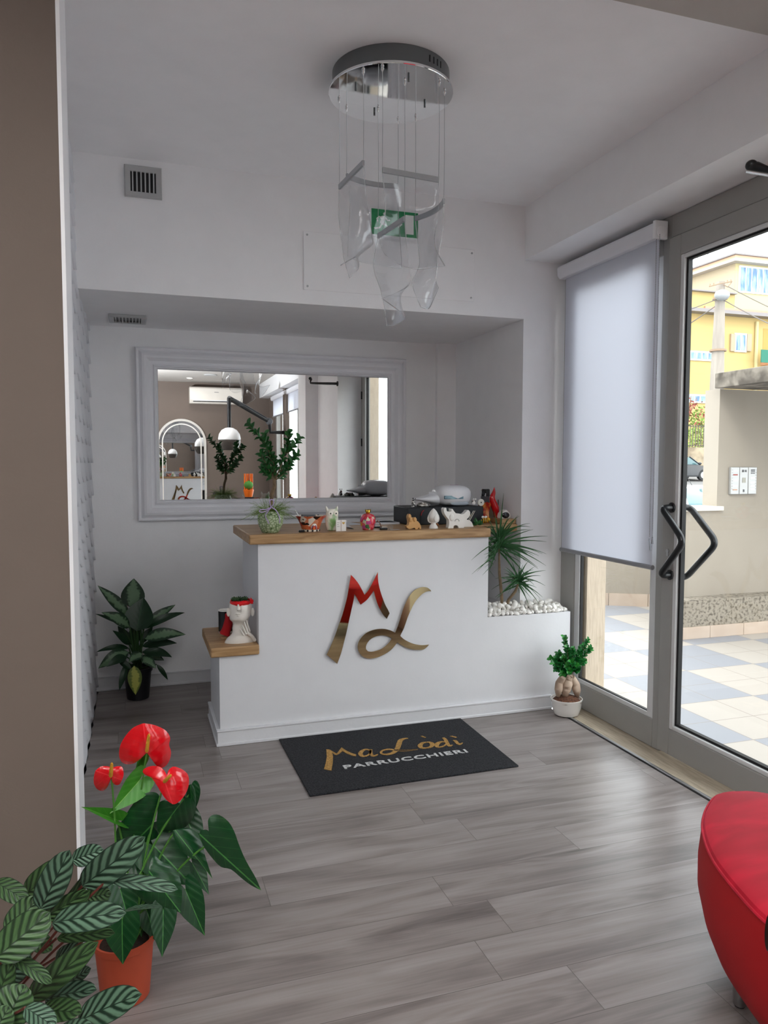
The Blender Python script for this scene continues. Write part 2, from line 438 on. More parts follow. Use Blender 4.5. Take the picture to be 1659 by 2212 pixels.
def heart(mb, base, tip, width, nrm, droop=.15, fold=.1, rings=5, cup=0):
    base = Vector(base); tip = Vector(tip); ax = tip-base; Ln = ax.length; a = ax.normalized()
    nn = (Vector(nrm)-a*Vector(nrm).dot(a)).normalized(); sd = a.cross(nn)
    ol = HEART+[(x, -y) for x, y in HEART[::-1][1:-1]]
    cx_ = .04
    rows = []; uvs = []
    for k in range(rings+1):
        t = k/rings; r = []; u = []
        for x, y in ol:
            X = cx_+(x-cx_)*t; Y = y*t
            z = -droop*max(0, X)**2+fold*abs(Y)*1.0-cup*(X*X+Y*Y)+.012*sin(X*14)*abs(Y)
            r.append(base+ax*X+sd*(Y*width/.96)+nn*(z*Ln)); u.append((X*.8+.2, Y+.5))
        rows.append(r); uvs.append(u)
    mb.grid(rows, closeu=True, uvs=uvs)
def rbox(mb, x0, x1, y0, y1, z0, z1):
    mb.box(x0, x1, y0, y1, z0, z1); return mb
def sweep_rect_frame(mb, x0, x1, z0, z1, yback, prof):
    "prof: list of (inset, height towards -Y); mitred frame in the XZ plane"
    rows = []
    for ins, h in prof:
        rows.append([(x0+ins, yback-h, z0+ins), (x1-ins, yback-h, z0+ins), (x1-ins, yback-h, z1-ins), (x0+ins, yback-h, z1-ins)])
    for i in range(len(rows)-1):
        b = len(mb.v)
        for r in (rows[i], rows[i+1]):
            for p in r: mb.vert(p)
        for j in range(4):
            k = (j+1) % 4; mb.face(b+j, b+k, b+4+k, b+4+j)

def traced(mb, ctr, outline, Y, zf_, bulge=.02, tiltx=0, tilty=0, rings=6, tip=0, k=3):
    """curved surface through an outline seen at depth Y; tilt leans it in depth (m per m), bulge swells its middle forward"""
    C0 = at(*zf_(*ctr), Y); pts = [at(*zf_(*q), Y) for q in outline]
    P = catmull(pts+[pts[0]], k)[:-1]
    R0 = max((p-C0).length for p in P); ax = (pts[tip]-C0).normalized(); sd = Vector((ax.z, 0, -ax.x)).normalized()
    W_ = max(abs((p-C0).dot(sd)) for p in P); Lx = max((p-C0).dot(ax) for p in P)
    rows = []; uvs = []
    for i in range(rings+1):
        t = i/rings; r = []; u = []
        for p in P:
            d = p-C0; q = C0+d*t; a = (d*t).dot(ax)/Lx; s2 = (d*t).dot(sd)/W_
            off = bulge*(t*t)*(abs(s2)**1.2*.6+.5*(d.length/R0)**2) + tiltx*(q.x-C0.x)+tilty*(q.z-C0.z)
            n = (q-Vector((0, 0, EYE))).normalized()
            r.append(q+n*off); u.append((a*.8+.2, s2*.5+.5))
        rows.append(r); uvs.append(u)
    mb.grid(rows, closeu=True, uvs=uvs)

def atx(u, v, X):
    d = ray(u, v); return Vector((0, 0, EYE)) + d*(X/d.x)
# ================================================================== STRUCTURE
CZ = 3.058
struct(BX(-2.6, 2.404, -4.0, 5.4, -.12, 0).build('floor', FLOORM, smooth=False))
struct(BX(-.5, 2.66, 2.18, 5.5, CZ, CZ+.15).build('ceiling', CEILM, smooth=False))
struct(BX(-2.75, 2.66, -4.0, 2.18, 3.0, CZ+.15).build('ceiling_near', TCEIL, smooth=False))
struct(BX(-.5, 2.66, 5.24, 5.45, 0, CZ).build('wall_back', WHITE, smooth=False))
struct(BX(2.135, 2.284, 5.2, 5.24, 0, 2.385).build('wall_corner', WHITE, smooth=False))
struct(BX(-.27, 2.284, 4.17, 5.24, 2.385, CZ).build('wall_fascia', WHITE, smooth=False))
struct(BX(-.45, -.27, 2.47, 5.24, 0, CZ).build('wall_left', WHITE, smooth=False))
struct(BX(-2.6, -.178, 2.27, 2.47, 0, CZ).build('wall_partition', TAUPE, smooth=False))
struct(BX(-.178, -.168, 2.268, 2.475, 0, CZ).build('trim_1', mat('white_gloss_trim', 'F0F1F4', .4), smooth=False))
struct(BX(-2.75, -2.6, -4.0, 2.47, 0, CZ).build('wall_outer', TAUPE, smooth=False))
struct(BX(-2.75, 2.66, -4.15, -4.0, 0, CZ).build('wall_rear', TAUPE, smooth=False))
struct(BX(2.284, 2.63, 4.18, 5.24, 0, CZ).build('wall_pillar', WHITE, smooth=False))
struct(BX(2.284, 2.66, -4.0, 4.18, 2.74, CZ).build('wall_header', WHITE, smooth=False))
struct(BX(2.284, 2.63, .80, 1.80, 0, 2.74).build('wall_pier', WHITE, smooth=False))
struct(BX(2.12, 2.63, .35, .80, 0, 3.0).build('wall_column', WHITE, smooth=False))
struct(BX(2.46, 2.63, -4.0, -3.5, 0, 2.74).build('wall_end', TAUPE, smooth=False))
# sill and threshold strip
struct(BX(2.43, 2.66, -4.0, 3.99, -.12, .002).build('trim_2', TRAVS, smooth=False))
struct(BX(2.412, 2.430, 1.2, 3.985, -.12, .007).build('trim_3', STEEL, bevel=.002))
struct(BX(2.404, 2.412, 1.2, 3.985, -.12, -.006).build('trim_4', BLACK, smooth=False))
# baseboard on the back wall: board plus round shoe
bb = BX(-.27, .62, 5.226, 5.24, 0, .085); bb.box(-.27, .62, 5.212, 5.24, 0, .014); bb.box(-.27, .62, 5.222, 5.24, .078, .088)
struct(bb.build('baseboard_back', DESKW, bevel=.003))

# relief panel of overlapping petals on the left wall
def petal_wall():
    mb = MB(); x0 = -.272
    PWd, PH = .330, .105
    rng = random.Random(3)
    row = 0; z = CZ+.05
    while z > -.1:
        yy = 2.40+(PWd/2 if row % 2 else 0)
        while yy < 5.3:
            lo = .24; rows = []
            jit = rng.uniform(-.006, .006); dep = rng.uniform(.019, .022)
            for i in range(9):
                t = i/8
                w = PWd*.66*(sqrt(max(0, 1-(max(0, t-.28)/.72)**1.9)))
                w = max(w, .001)
                r = []
                for j in range(-7, 8):
                    q = j/7
                    h = dep*(.02+.98*t**1.15)*(1-.70*q*q)
                    r.append((x0+h+.001, min(5.238, max(2.478, yy+q*w+jit*t)), max(.0, min(CZ-.001, z-lo*t))))
                rows.append(r)
            # close the tip back to the wall
            rows.append([(x0, p[1], p[2]) for p in rows[-1]])
            if any(0 < p[2] for p in rows[0]) : mb.grid(rows)
            yy += PWd
        row += 1; z -= PH
    o = mb.build('wall_petals', mat('petal_relief_white', 'DEDFE4', .5), smooth=True)
    struct(o)
petal_wall()

# ------------------------------------------------------------------ window_1 (fixed light beside the door)
def rect_frame(mb, y0, y1, z0, z1, x0, x1, l, r, b, t):
    "picture frame in the YZ plane; l = width at y1 side, r at y0 side"
    mb.box(x0, x1, y1-l, y1, z0, z1); mb.box(x0, x1, y0, y0+r, z0, z1)
    mb.box(x0, x1, y0+r, y1-l, z0, z0+b); mb.box(x0, x1, y0+r, y1-l, z1-t, z1)
w1 = empty('window_1', (2.6, 3.69, 0), 'fixed aluminium window beside the glass door, behind the roller blind', 'window', kind='structure')
mb = MB(); rect_frame(mb, 3.198, 4.18, .004, 2.738, 2.572, 2.64, .155, .06, .15, .18); mb.build('window_frame', ALU, w1, bevel=.004)
mb = MB(); rect_frame(mb, 3.256, 4.026, .153, 2.56, 2.578, 2.60, .05, .055, .026, .02); mb.build('glazing_bead', ALUL, w1, bevel=.004)
mb = MB(); rect_frame(mb, 3.311, 3.977, .178, 2.54, 2.586, 2.604, .008, .006, .006, .006); mb.build('gasket', RUBBER, w1, smooth=False)
BX(2.600, 2.606, 3.314, 3.97, .18, 2.538).build('pane', GLASS, w1, smooth=False)

# ------------------------------------------------------------------ door_1
d1 = empty('door_1', (2.6, 2.55, 0), 'tall aluminium framed glass entrance door with black angled pull handles', 'door', kind='structure')
mb = MB(); mb.box(2.572, 2.64, 1.80, 1.90, .004, 2.738); mb.box(2.572, 2.64, 1.90, 3.198, 2.628, 2.738); mb.build('door_frame', ALU, d1, bevel=.004)
mb = MB(); rect_frame(mb, 1.902, 3.192, .022, 2.622, 2.553, 2.622, .085, .10, .135, .10); lf = mb.build('door_leaf', ALU, d1, bevel=.005)
mb = MB(); rect_frame(mb, 2.002, 3.107, .157, 2.522, 2.556, 2.578, .026, .026, .022, .02); mb.build('glazing_bead', ALUL, lf, bevel=.004)
mb = MB(); rect_frame(mb, 2.028, 3.081, .179, 2.502, 2.570, 2.594, .014, .012, .012, .010); mb.build('gasket', RUBBER, lf, smooth=False)
BX(2.586, 2.592, 2.03, 3.078, .18, 2.50).build('pane', GLASS, lf, smooth=False)
mb = MB(); mb.box(2.60, 2.606, 3.1, 3.12, .157, 2.52)
def handle(px, X, Xm, name, lab):
    p = [atx(u, v, X) for u, v in px]
    pts = [Vector((Xm, p[0].y-.006, p[0].z)), Vector((X+(Xm-X)*.5, p[0].y-.004, p[0].z+.001)), p[0]]
    a, b, c = p
    def fil(q0, q1, q2, r, n=6):
        u = (q0-q1).normalized()*r; w = (q2-q1).normalized()*r
        return bez(q1+u, q1, q1+w, n)
    st = Vector((Xm, a.y, a.z)); en = Vector((Xm, c.y, c.z))
    path = [st]+fil(st, a, b, .035)+fil(a, b, c, .05)+fil(b, c, en, .035)+[en]
    h = MB().tube(path, .0165, 14).build(name, mat('black_satin_handle', '15171A', .28), lf); h['label'] = lab
    for e in (st, en):
        m2 = MB(); s = 1 if Xm > X else -1
        rows = [[Vector((Xm+d_*-s, e.y+cos(2*pi*k/16)*.022, e.z+sin(2*pi*k/16)*.026)) for k in range(16)] for d_ in (.0, .008)]
        b_ = m2.grid(rows, closeu=True); m2.cap(b_, 16); m2.cap(b_+16, 16)
        m2.build('mounting_plate', BLACK, h)
handle(((1429, 1097), (1478, 1170), (1425, 1243)), 2.487, 2.552, 'pull_handle', 'black pull handle on the room side')
handle(((1490, 1095), (1549, 1173), (1482, 1247)), 2.69, 2.622, 'pull_handle', 'dark pull handle on the street side')
lk = MB(); q = atx(1443, 1190, 2.553)
lk.lathe([(.010, 0), (.010, .006), (.0, .006)], (0, 0, 0), 12, mtx=Matrix.Translation(q) @ Matrix.Rotation(radians(-90), 4, 'Y'))
lk.box(q.x-.005, q.x, q.y-.006, q.y+.006, q.z-.026, q.z-.004)
lk.build('lock_cylinder', STEEL, lf)
for z in (.5, 1.1, 1.75, 2.3):
    MB().tube([(2.548, 1.905, z-.045), (2.548, 1.905, z+.045)], .009, 10).build('hinge', BLACK, lf)
# door closer arm at the top, its elbow just in the frame
ja = empty('jointed_arm', (2.27, 1.9, 2.6), 'black jointed metal arm with chrome underside at the upper right edge', 'wall arm')
q0 = at(1622, 366, 2.0); q1 = at(1668, 374, 1.93); q2 = Vector((2.275, 1.82, q1.z+.02))
MB().tube([q0+Vector((-.006, 0, .012)), q0+Vector((.012, -.01, .006)), q1+Vector((0, 0, .006)), q2], [.013, .016, .0085, .016], 12).build('arm', BLACK, ja)
MB().tube([q0+Vector((-.016, 0, -.008)), q1+Vector((0, 0, -.008)), q2+Vector((-.02, 0, -.014))], .005, 8).build('chrome_rail', CHROME, ja)
MB().ball(q0+Vector((.002, 0, .013)), .019, 14, 1, 1, .9).build('joint', BLACK, ja)
MB().lathe([(.03, 0), (.03, .012), (.012, .02)], n=20, mtx=Matrix.Translation(q2+Vector((.008, 0, 0))) @ Matrix.Rotation(radians(-90), 4, 'Y')).build('wall_plate', BLACK, ja)
# ------------------------------------------------------------------ window_2, rear of the room
w2 = empty('window_2', (2.55, -2.0, 0), 'rear shop window seen only in the wall mirror', 'window', kind='structure')
mb = MB(); rect_frame(mb, -3.5, .35, .004, 2.738, 2.50, 2.57, .30, .08, .12, .15); mb.box(2.50, 2.57, -1.55, -1.42, .12, 2.6); mb.build('window_frame', ALU, w2, bevel=.004)
BX(2.53, 2.536, -3.42, .05, .12, 2.59).build('pane', GLASS, w2, smooth=False)

# ------------------------------------------------------------------ roller blinds
def roller(y0, y1, x, zt, zb, label, chains=True):
    r = empty('roller_blind', (x, (y0+y1)/2, zt), label, 'roller blind')
    m_ = MB(); pr_ = [(x-.045, zt-.055), (x-.048, zt-.01), (x-.04, zt), (x+.03, zt), (x+.035, zt-.05), (x+.01, zt-.075), (x-.03, zt-.075)]
    m_.prism([(a, b) for a, b in pr_], y0+.02, y1) if False else None
    rows = [[Vector((a, yy, b)) for a, b in pr_] for yy in (y0+.022, y1)]
    b_ = m_.grid(rows, closeu=True); m_.cap(b_, len(pr_)); m_.cap(b_+len(pr_), len(pr_))
    m_.build('cassette', mat('blind_cassette_white', 'E4E5EA', .4), r, bevel=.003)
    f_ = MB()
    rows = [[Vector((x+.004*sin(k*.5+i*.8)*.15, y0+.035+(y1-y0-.06)*k/12, zt-.06-(zt-.06-zb)*i/10)) for k in range(13)] for i in range(11)]
    f_.grid(rows); f_.build('blind_fabric', FABRIC, r)
    MB().tube([(x, y0+.03, zb-.006), (x, y1-.02, zb-.006)], .013, 10).build('bottom_bar', mat('grey_bar', '8F9094', .4), r)
    if chains:
        k_ = MB(); k_.box(x-.055, x+.02, y0, y0+.022, zt-.085, zt+.004); k_.lathe([(.03, 0), (.03, .008), (.012, .012), (.0, .012)], n=18, mtx=Matrix.Translation((x-.02, y0, zt-.05)) @ Matrix.Rotation(radians(90), 4, 'X'))
        k_.build('bracket', WPLAS, r, bevel=.003)
        ch = MB()
        for dy in (-.010, .014):
            z = zt-.07; i = 0
            while z > 1.13:
                ch.ball((x-.036, y0+dy+.012*(zt-z)/2*0, z), .0024, 6, m=4); z -= .0085
        for dy in (-.010, .014):
            ch.tube([(x-.036, y0+dy, zt-.07), (x-.036, y0+dy, 1.13)], .0009, 5)
        ch.build('bead_chain', mat('bead_chain_grey', '8E8F94', .4), r)
        wt = MB(); wt.tube([(x-.036, y0-.010, 1.13), (x-.036, y0-.010, 1.095)], [.004, .006], 8); wt.tube([(x-.036, y0+.014, 1.12), (x-.036, y0+.004, 1.06)], [.004, .006], 8)
        wt.build('chain_weight', mat('clear_plastic', 'D8DCE0', .1, trans=.8), r)
    return r
roller(3.20, 4.13, 2.530, 2.705, .972, 'white roller blind pulled most of the way down beside the glass door')
roller(-3.45, .28, 2.44, 2.72, 2.36, 'white roller blind rolled up over the rear window, seen in the mirror', False)

# ================================================================== RECEPTION DESK
DY = 4.0
dk = empty('reception_desk', (1.3, 4.3, 0), 'white stepped reception desk with gold monogram on its front', 'reception desk')
mb = MB(); mb.prism([(.407, 0), (2.535, 0), (2.535, .592), (1.973, .592), (1.973, 1.071), (.617, 1.071), (.617, .480), (.407, .480)], DY, DY+.02)
mb.box(.617, 1.973, DY+.02, 4.6, 0, 1.071); mb.box(.407, .617, DY+.02, 4.5, 0, .480)
L_ = [(1.973, DY+.02), (2.535, DY+.02), (2.535, 4.179), (2.283, 4.179), (2.283, 4.6), (1.973, 4.6)]
mb.prism(L_, 0, .592, axis='z'); mb.build('desk_body', DESKW, dk, smooth=False)
mb = MB()
for y0_, h0, h1 in ((.016, 0, .082), (.022, 0, .016), (.020, .076, .088)):
    mb.box(.407-y0_, 2.404, DY-y0_, DY, h0, h1); mb.box(.407-y0_, .407, DY, 4.5, h0, h1)
mb.build('baseboard', DESKW, dk, bevel=.003)
def slab(name, poly, z0, z1, label, cat):
    m_ = MB().prism(poly, z0, z1, axis='z'); o = m_.build(name, OAK, None, bevel=.008, seg=3, origin=(poly[0][0], poly[0][1], z0)); return tag(o, label, cat)
CT = 1.1245
slab('wooden_countertop', [(.567, 3.972), (1.976, 3.972), (1.976, 4.22), (2.282, 4.22), (2.282, 4.66), (.567, 4.66)], 1.0715, CT, 'thick oak countertop on the tall part of the white desk', 'countertop')
LT = .533
slab('wooden_shelf', [(.360, 3.975), (.616, 3.975), (.616, 4.50), (.360, 4.50)], .4805, LT, 'short oak shelf on the low step of the white desk', 'shelf')

# gold monogram -----------------------------------------------------
def extrude_outline(name, outers, y_front, depth, m, parent, plane='y'):
    cu = bpy.data.curves.new(name, 'CURVE'); cu.dimensions = '2D'; cu.fill_mode = 'BOTH'; cu.extrude = depth/2
    for pts in outers:
        sp = cu.splines.new('POLY'); sp.points.add(len(pts)-1)
        for i, p in enumerate(pts): sp.points[i].co = (p[0], p[1], 0, 1)
        sp.use_cyclic_u = True
    to = bpy.data.objects.new(name, cu); COL.objects.link(to)
    bpy.context.view_layer.update()
    me = bpy.data.meshes.new_from_object(to.evaluated_get(bpy.context.evaluated_depsgraph_get()))
    bpy.data.objects.remove(to)
    me.name = name
    if plane == 'y':
        me.transform(Matrix.Translation((0, y_front+depth/2, 0)) @ Matrix.Rotation(radians(90), 4, 'X'))
    elif plane == 'z':
        me.transform(Matrix.Translation((0, 0, y_front+depth/2)))
    me.materials.clear(); me.materials.append(m)
    o = bpy.data.objects.new(name, me); COL.objects.link(o)
    if parent: o.parent = parent; o.location = -WP[parent.name]
    WP[o.name] = Vector((0, 0, 0))
    return o
z5 = zm(680, 1220, 6.144)
YL = DY-.014
def gold(px, sub=4):
    p = [at(*z5(*q), YL) for q in px]; p = [Vector((a.x, a.z)) for a in p]
    return p
Mpx = [(158, 1195), (215, 1075), (270, 940), (320, 800), (365, 670), (400, 550), (430, 430), (455, 290), (470, 200), (480, 132), (530, 185), (580, 250), (620, 320), (660, 398), (700, 355), (745, 280), (780, 215), (810, 155), (837, 95), (838, 170), (848, 260), (870, 350), (900, 440), (935, 530), (970, 595), (993, 645), (955, 718), (910, 665), (865, 590), (830, 510), (805, 430), (790, 370), (780, 345), (750, 390), (710, 445), (670, 485), (608, 530), (580, 480), (550, 425), (525, 392), (515, 470), (495, 560), (475, 650), (450, 760), (420, 900), (385, 1040), (350, 1170), (315, 1270), (298, 1315)]
Lpx = [(1548, 352), (1500, 352), (1450, 372), (1400, 412), (1350, 468), (1310, 530), (1280, 590), (1240, 680), (1205, 780), (1175, 860), (1145, 920), (1135, 945), (1180, 985), (1240, 1020), (1300, 1045), (1370, 1062), (1440, 1068), (1518, 1060), (1480, 1100), (1430, 1128), (1360, 1130), (1290, 1122), (1220, 1102), (1150, 1068), (1095, 1030), (1050, 1090), (1000, 1140), (940, 1180), (870, 1215), (800, 1238), (730, 1246), (670, 1235), (620, 1205), (585, 1155), (570, 1095), (580, 1035), (610, 980), (655, 930), (710, 892), (780, 865), (850, 853), (920, 852), (985, 865), (1030, 882), (1068, 902), (1090, 850), (1125, 750), (1155, 650), (1190, 550), (1230, 460), (1280, 385), (1330, 335), (1390, 306), (1440, 296), (1490, 303), (1525, 325)]
Hpx = [(1027, 978), (990, 1030), (940, 1080), (880, 1120), (810, 1145), (750, 1155), (705, 1148), (680, 1120), (680, 1080), (700, 1035), (740, 990), (790, 960), (840, 943), (900, 938), (960, 948)]
def curvy(pts, k=4, sharp=28):
    "smooth a closed outline except at sharp corners"
    n = len(pts); out = []
    for i in range(n):
        a, b, c, d = pts[i-1], pts[i], pts[(i+1) % n], pts[(i+2) % n]
        def ang(p, q, r):
            u = (q-p).normalized(); w = (r-q).normalized(); return math.degrees(math.acos(max(-1, min(1, u.dot(w)))))
        s1 = ang(a, b, c) > sharp; s2 = ang(b, c, d) > sharp
        m1 = (c-b) if s1 else (c-a)*.5; m2 = (c-b) if s2 else (d-b)*.5
        for j in range(k):
            t = j/k
            out.append(b*(2*t**3-3*t*t+1)+m1*(t**3-2*t*t+t)+c*(-2*t**3+3*t*t)+m2*(t**3-t*t))
    return out
mg = empty('monogram_sign', (1.4, YL, .7), 'mirror-polished gold letters M and L on the white desk front', 'sign')
extrude_outline('letter_m', [curvy(gold(Mpx))], YL, .004, GOLD, mg)
extrude_outline('letter_l', [curvy(gold(Lpx)), curvy(gold(Hpx))], YL, .004, GOLD, mg)
for u, v in ((262, 1180), (500, 300), (930, 600), (820, 260), (640, 1140), (1200, 700), (1300, 1090), (1420, 350)):
    p = at(*z5(u, v), YL); MB().tube([(p.x, YL+.003, p.z), (p.x, DY, p.z)], .005, 8).build('spacer', STEEL, mg)

# ================================================================== MIRROR ON THE BACK WALL
fm = empty('wall_mirror', (.95, 5.24, 1.69), 'wide wall mirror in a white moulded frame above the desk', 'mirror')
mb = MB(); FX0, FX1, FZ0, FZ1 = .018, 1.893, 1.118, 2.258
sweep_rect_frame(mb, FX0, FX1, FZ0, FZ1, 5.239, [(0, 0), (0, .030), (.006, .036), (.014, .036), (.020, .030), (.026, .034), (.040, .046), (.055, .052), (.068, .050), (.078, .040), (.088, .030), (.098, .026), (.108, .028), (.116, .036), (.122, .037), (.127, .030), (.132, .030), (.136, .024), (.140, .018), (.140, .006)])
mb.build('frame', FRAMEW, fm, smooth=True)
BX(FX0+.135, FX1-.135, 5.222, 5.228, FZ0+.135, FZ1-.135).build('mirror_glass', MIRR, fm, smooth=False)

# ================================================================== VENTS, ACCESS PANEL, EXIT SIGN
YF = 4.17
vt = empty('air_vent', (.07, YF, 2.95), 'square grey air vent with vertical slats high on the white bulkhead', 'air vent', 'air vents')
A = at(268, 356, YF); B = at(350, 433, YF)
x0, x1, z0, z1 = A.x, B.x, B.z, A.z
mb = MB(); sweep_rect_frame(mb, x0, x1, z0, z1, YF-.0005, [(0, 0), (0, .012), (.004, .016), (.028, .010), (.030, .004)]); mb.build('vent_frame', GRILLE, vt)
BX(x0+.02, x1-.02, YF-.0030, YF-.0005, z0+.02, z1-.02).build('vent_back', BLACK, vt, smooth=False)
mb = MB()
for k in range(6):
    xx = x0+.03+(x1-x0-.06)*(k+.5)/6; mb.box(xx-.0035, xx+.0035, YF-.012, YF-.004, z0+.028, z1-.028)
mb.build('vent_slats', GRILLE, vt, smooth=False)
vs = empty('air_vent', (-.02, 4.9, 2.385), 'small flat grey air vent in the underside of the bulkhead', 'air vent', 'air vents')
mb = MB(); zc_ = 2.3845
def ceil_rect(mb, xa, xb, ya, yb, z, h):
    mb.box(xa, xb, ya, yb, z-h, z)
ceil_rect(mb, -.13, .085, 4.80, 4.83, zc_, .014); ceil_rect(mb, -.13, .085, 5.01, 5.04, zc_, .014); ceil_rect(mb, -.13, -.10, 4.83, 5.01, zc_, .014); ceil_rect(mb, .055, .085, 4.83, 5.01, zc_, .014)
mb.build('vent_frame', GRILLE, vs, bevel=.003)
mb = MB(); ceil_rect(mb, -.10, .055, 4.83, 5.01, zc_, .003); mb.build('vent_back', BLACK, vs, smooth=False)
mb = MB()
for k in range(8):
    xx = -.10+.155*(k+.5)/8; mb.box(xx-.003, xx+.003, 4.83, 5.01, zc_-.012, zc_-.003)
mb.build('vent_slats', GRILLE, vs, smooth=False)
ap = empty('access_panel', (1.42, YF, 2.62), 'flat white rectangular access cover screwed to the bulkhead', 'access panel')
A = at(655, 499, YF); B = at(1025, 541, YF); C_ = at(1023, 652, YF); D = at(656, 626, YF)
mb = MB(); b_ = [mb.vert((p.x, YF-.007, p.z)) for p in (A, B, C_, D)]; b2 = [mb.vert((p.x, YF-.0005, p.z)) for p in (A, B, C_, D)]
mb.face(*b_); mb.face(*b2[::-1])
for i in range(4): mb.face(b_[i], b2[i], b2[(i+1) % 4], b_[(i+1) % 4])
mb.build('cover_plate', WHITE, ap, bevel=.002)
for p, sx_, sz_ in ((A, 1, -1), (B, -1, -1), (C_, -1, 1), (D, 1, 1)):
    MB().lathe([(.006, 0), (.006, .002), (0, .003)], n=12, mtx=Matrix.Translation((p.x+.02*sx_, YF-.007, p.z+.02*sz_)) @ Matrix.Rotation(radians(90), 4, 'X')).build('screw', STEEL, ap)
es = empty('exit_sign', (1.43, YF, 2.87), 'green and white emergency exit sign behind the hanging lamp', 'exit sign')
EX0, EX1, EZ0, EZ1 = 1.292, 1.572, 2.792, 2.932
BX(EX0-.006, EX1+.006, YF-.035, YF-.0005, EZ0-.006, EZ1+.006).build('sign_box', WPLAS, es, bevel=.006)
BX(EX0, EX1, YF-.038, YF-.0352, EZ0, EZ1).build('sign_face', GREENP, es, smooth=False)
def sgn(pts): return [Vector((EX0+a*(EX1-EX0), EZ0+b*(EZ1-EZ0))) for a, b in pts]
fig = MB(); ys = YF-.0385
# running man: head, torso, arms, legs
def fl(mb, pts, y0=YF-.0396, y1=YF-.0378): mb.prism([(p.x, p.y) for p in sgn(pts)], y0, y1)
def stroke(mb, pts, w, asp=.5):
    P = [Vector((x, y*asp)) for x, y in pts]; l, r = ribbon2d(P, w); pl = l+r[::-1]
    fl(mb, [(p.x, p.y/asp) for p in pl])
fl(fig, [(.27+.028*cos(2*pi*k/14), .83+.056*sin(2*pi*k/14)) for k in range(14)])
fl(fig, [(.16, .70), (.25, .76), (.30, .70), (.27, .50), (.30, .42), (.22, .38), (.17, .48), (.20, .60)])
stroke(fig, [(.17, .72), (.11, .62), (.13, .50)], .012); stroke(fig, [(.29, .70), (.34, .58), (.40, .60)], .012)
stroke(fig, [(.27, .44), (.34, .34), (.33, .14), (.37, .13)], .016); stroke(fig, [(.21, .42), (.18, .28), (.07, .22), (.06, .26)], .016)
stroke(fig, [(.44, .48), (.60, .48)], .018); fl(fig, [(.57, .64), (.66, .48), (.57, .32)])
fl(fig, [(.72, .12), (.72, .88), (.90, .88), (.90, .12)])
fig.build('pictogram', mat('sign_white', 'E8ECE9', .5), es, smooth=False)

# ================================================================== CHANDELIER
ch = empty('pendant_chandelier', (1.01, 2.965, CZ), 'chrome round ceiling lamp with clear twisted acrylic sheets on wires', 'chandelier')
CC = (1.008, 2.965)
mb = MB(); mb.lathe([(.235, CZ-.0005), (.235, CZ-.066), (.0, CZ-.066)][:2]+[(.10, CZ-.067)], (CC[0], CC[1], 0), 64); mb.build('canopy_drum', mat('drum_grey', '6E7274', .35, metal=.5), ch)
mb = MB(); mb.lathe([(.236, CZ-.066), (.250, CZ-.070), (.250, CZ-.078), (.248, CZ-.080), (.12, CZ-.081), (.001, CZ-.0805)], (CC[0], CC[1], 0), 72); mb.build('mirror_plate', CHROME, ch)
zz = zm(640, 60, 3.352)
for k in range(4):
    a = radians(-70+k*5.2); p = Vector((CC[0]+.2355*cos(a), CC[1]+.2355*sin(a), CZ-.03))
    MB().box(-.002, .002, -.0015, .0015, -.012, .012, Matrix.Translation(p) @ Matrix.Rotation(a+pi/2, 4, 'Z')).build('drum_slot', BLACK, ch, smooth=False)
Wt = [(310, 517), (363, 582), (486, 314), (593, 583), (624, 289), (737, 669), (786, 390), (864, 649), (1035, 394), (1073, 464)]
Wz = [2.629, 2.703, 2.641, 2.456, 2.605, 2.700, 2.458, 2.554, 2.608, 2.554]
PZ = CZ-.081; WP_ = []
for (u, v), zb in zip(Wt, Wz):
    p = atz(*zz(u, v), PZ); WP_.append(Vector((p.x, p.y, zb)))
    w_ = MB().tube([(p.x, p.y, PZ), (p.x+.0015, p.y, (PZ+zb)/2), (p.x, p.y, zb+.004)], .0010, 6).build('suspension_wire', STEEL, ch)
    MB().lathe([(.004, PZ+.001), (.0065, PZ-.003), (.0065, PZ-.007), (.003, PZ-.012), (.0015, PZ-.016)], (p.x, p.y, 0), 12).build('wire_stop', CHROME, w_)
for u, v in ((430, 425), (814, 358), (566, 607), (930, 548)):
    p = atz(*zz(u, v), PZ); MB().tube([(p.x, p.y, PZ+.001), (p.x, p.y, PZ-.016)], .004, 10).build('spot_lamp', mat('dark_chrome', '707275', .15, metal=1), ch)
BARM = mat('bar_grey', 'A9ACB0', .3, metal=.3)
def bar(pts, parent):
    m_ = MB(); rows = []
    for i, p in enumerate(pts):
        t = (pts[min(i+1, len(pts)-1)]-pts[max(i-1, 0)]); t.z = 0; t.normalize(); s = Vector((-t.y, t.x, 0))*.005; u = Vector((0, 0, .010))
        rows.append([p-s-u, p+s-u, p+s+u, p-s+u])
    b_ = m_.grid(rows, closeu=True); m_.cap(b_, 4); m_.cap(b_+(len(rows)-1)*4, 4)
    return m_.build('bar', BARM, parent, bevel=.001)
def sheet(levels, i0, i1, bowed=0):
    a, b = WP_[i0], WP_[i1]
    mid = (a+b)/2; d = (b-a); nrm = Vector((-d.y, d.x, 0)).normalized()
    bp = bez(a, mid+nrm*bowed*2, b, 12)
    br = bar(bp, ch)
    lv = [[at(*zz(u, v), Y) for u, v, Y in l] for l in levels]
    n = 4
    top = [bp[0]-Vector((0, 0, .004)), bp[4]-Vector((0, 0, .004)), bp[8]-Vector((0, 0, .004)), bp[12]-Vector((0, 0, .004))]
    lv[0] = top
    rows = [catmull(l, 8) for l in lv]
    cols = list(zip(*rows)); g = [catmull(c, 8) for c in cols]
    m_ = MB(); m_.grid(g)
    # smooth grid sheet, 4 mm thick, edge faces get their own look
    return m_.build('acrylic_sheet', [ACRYL, ACEDGE], br, solid=.0045)
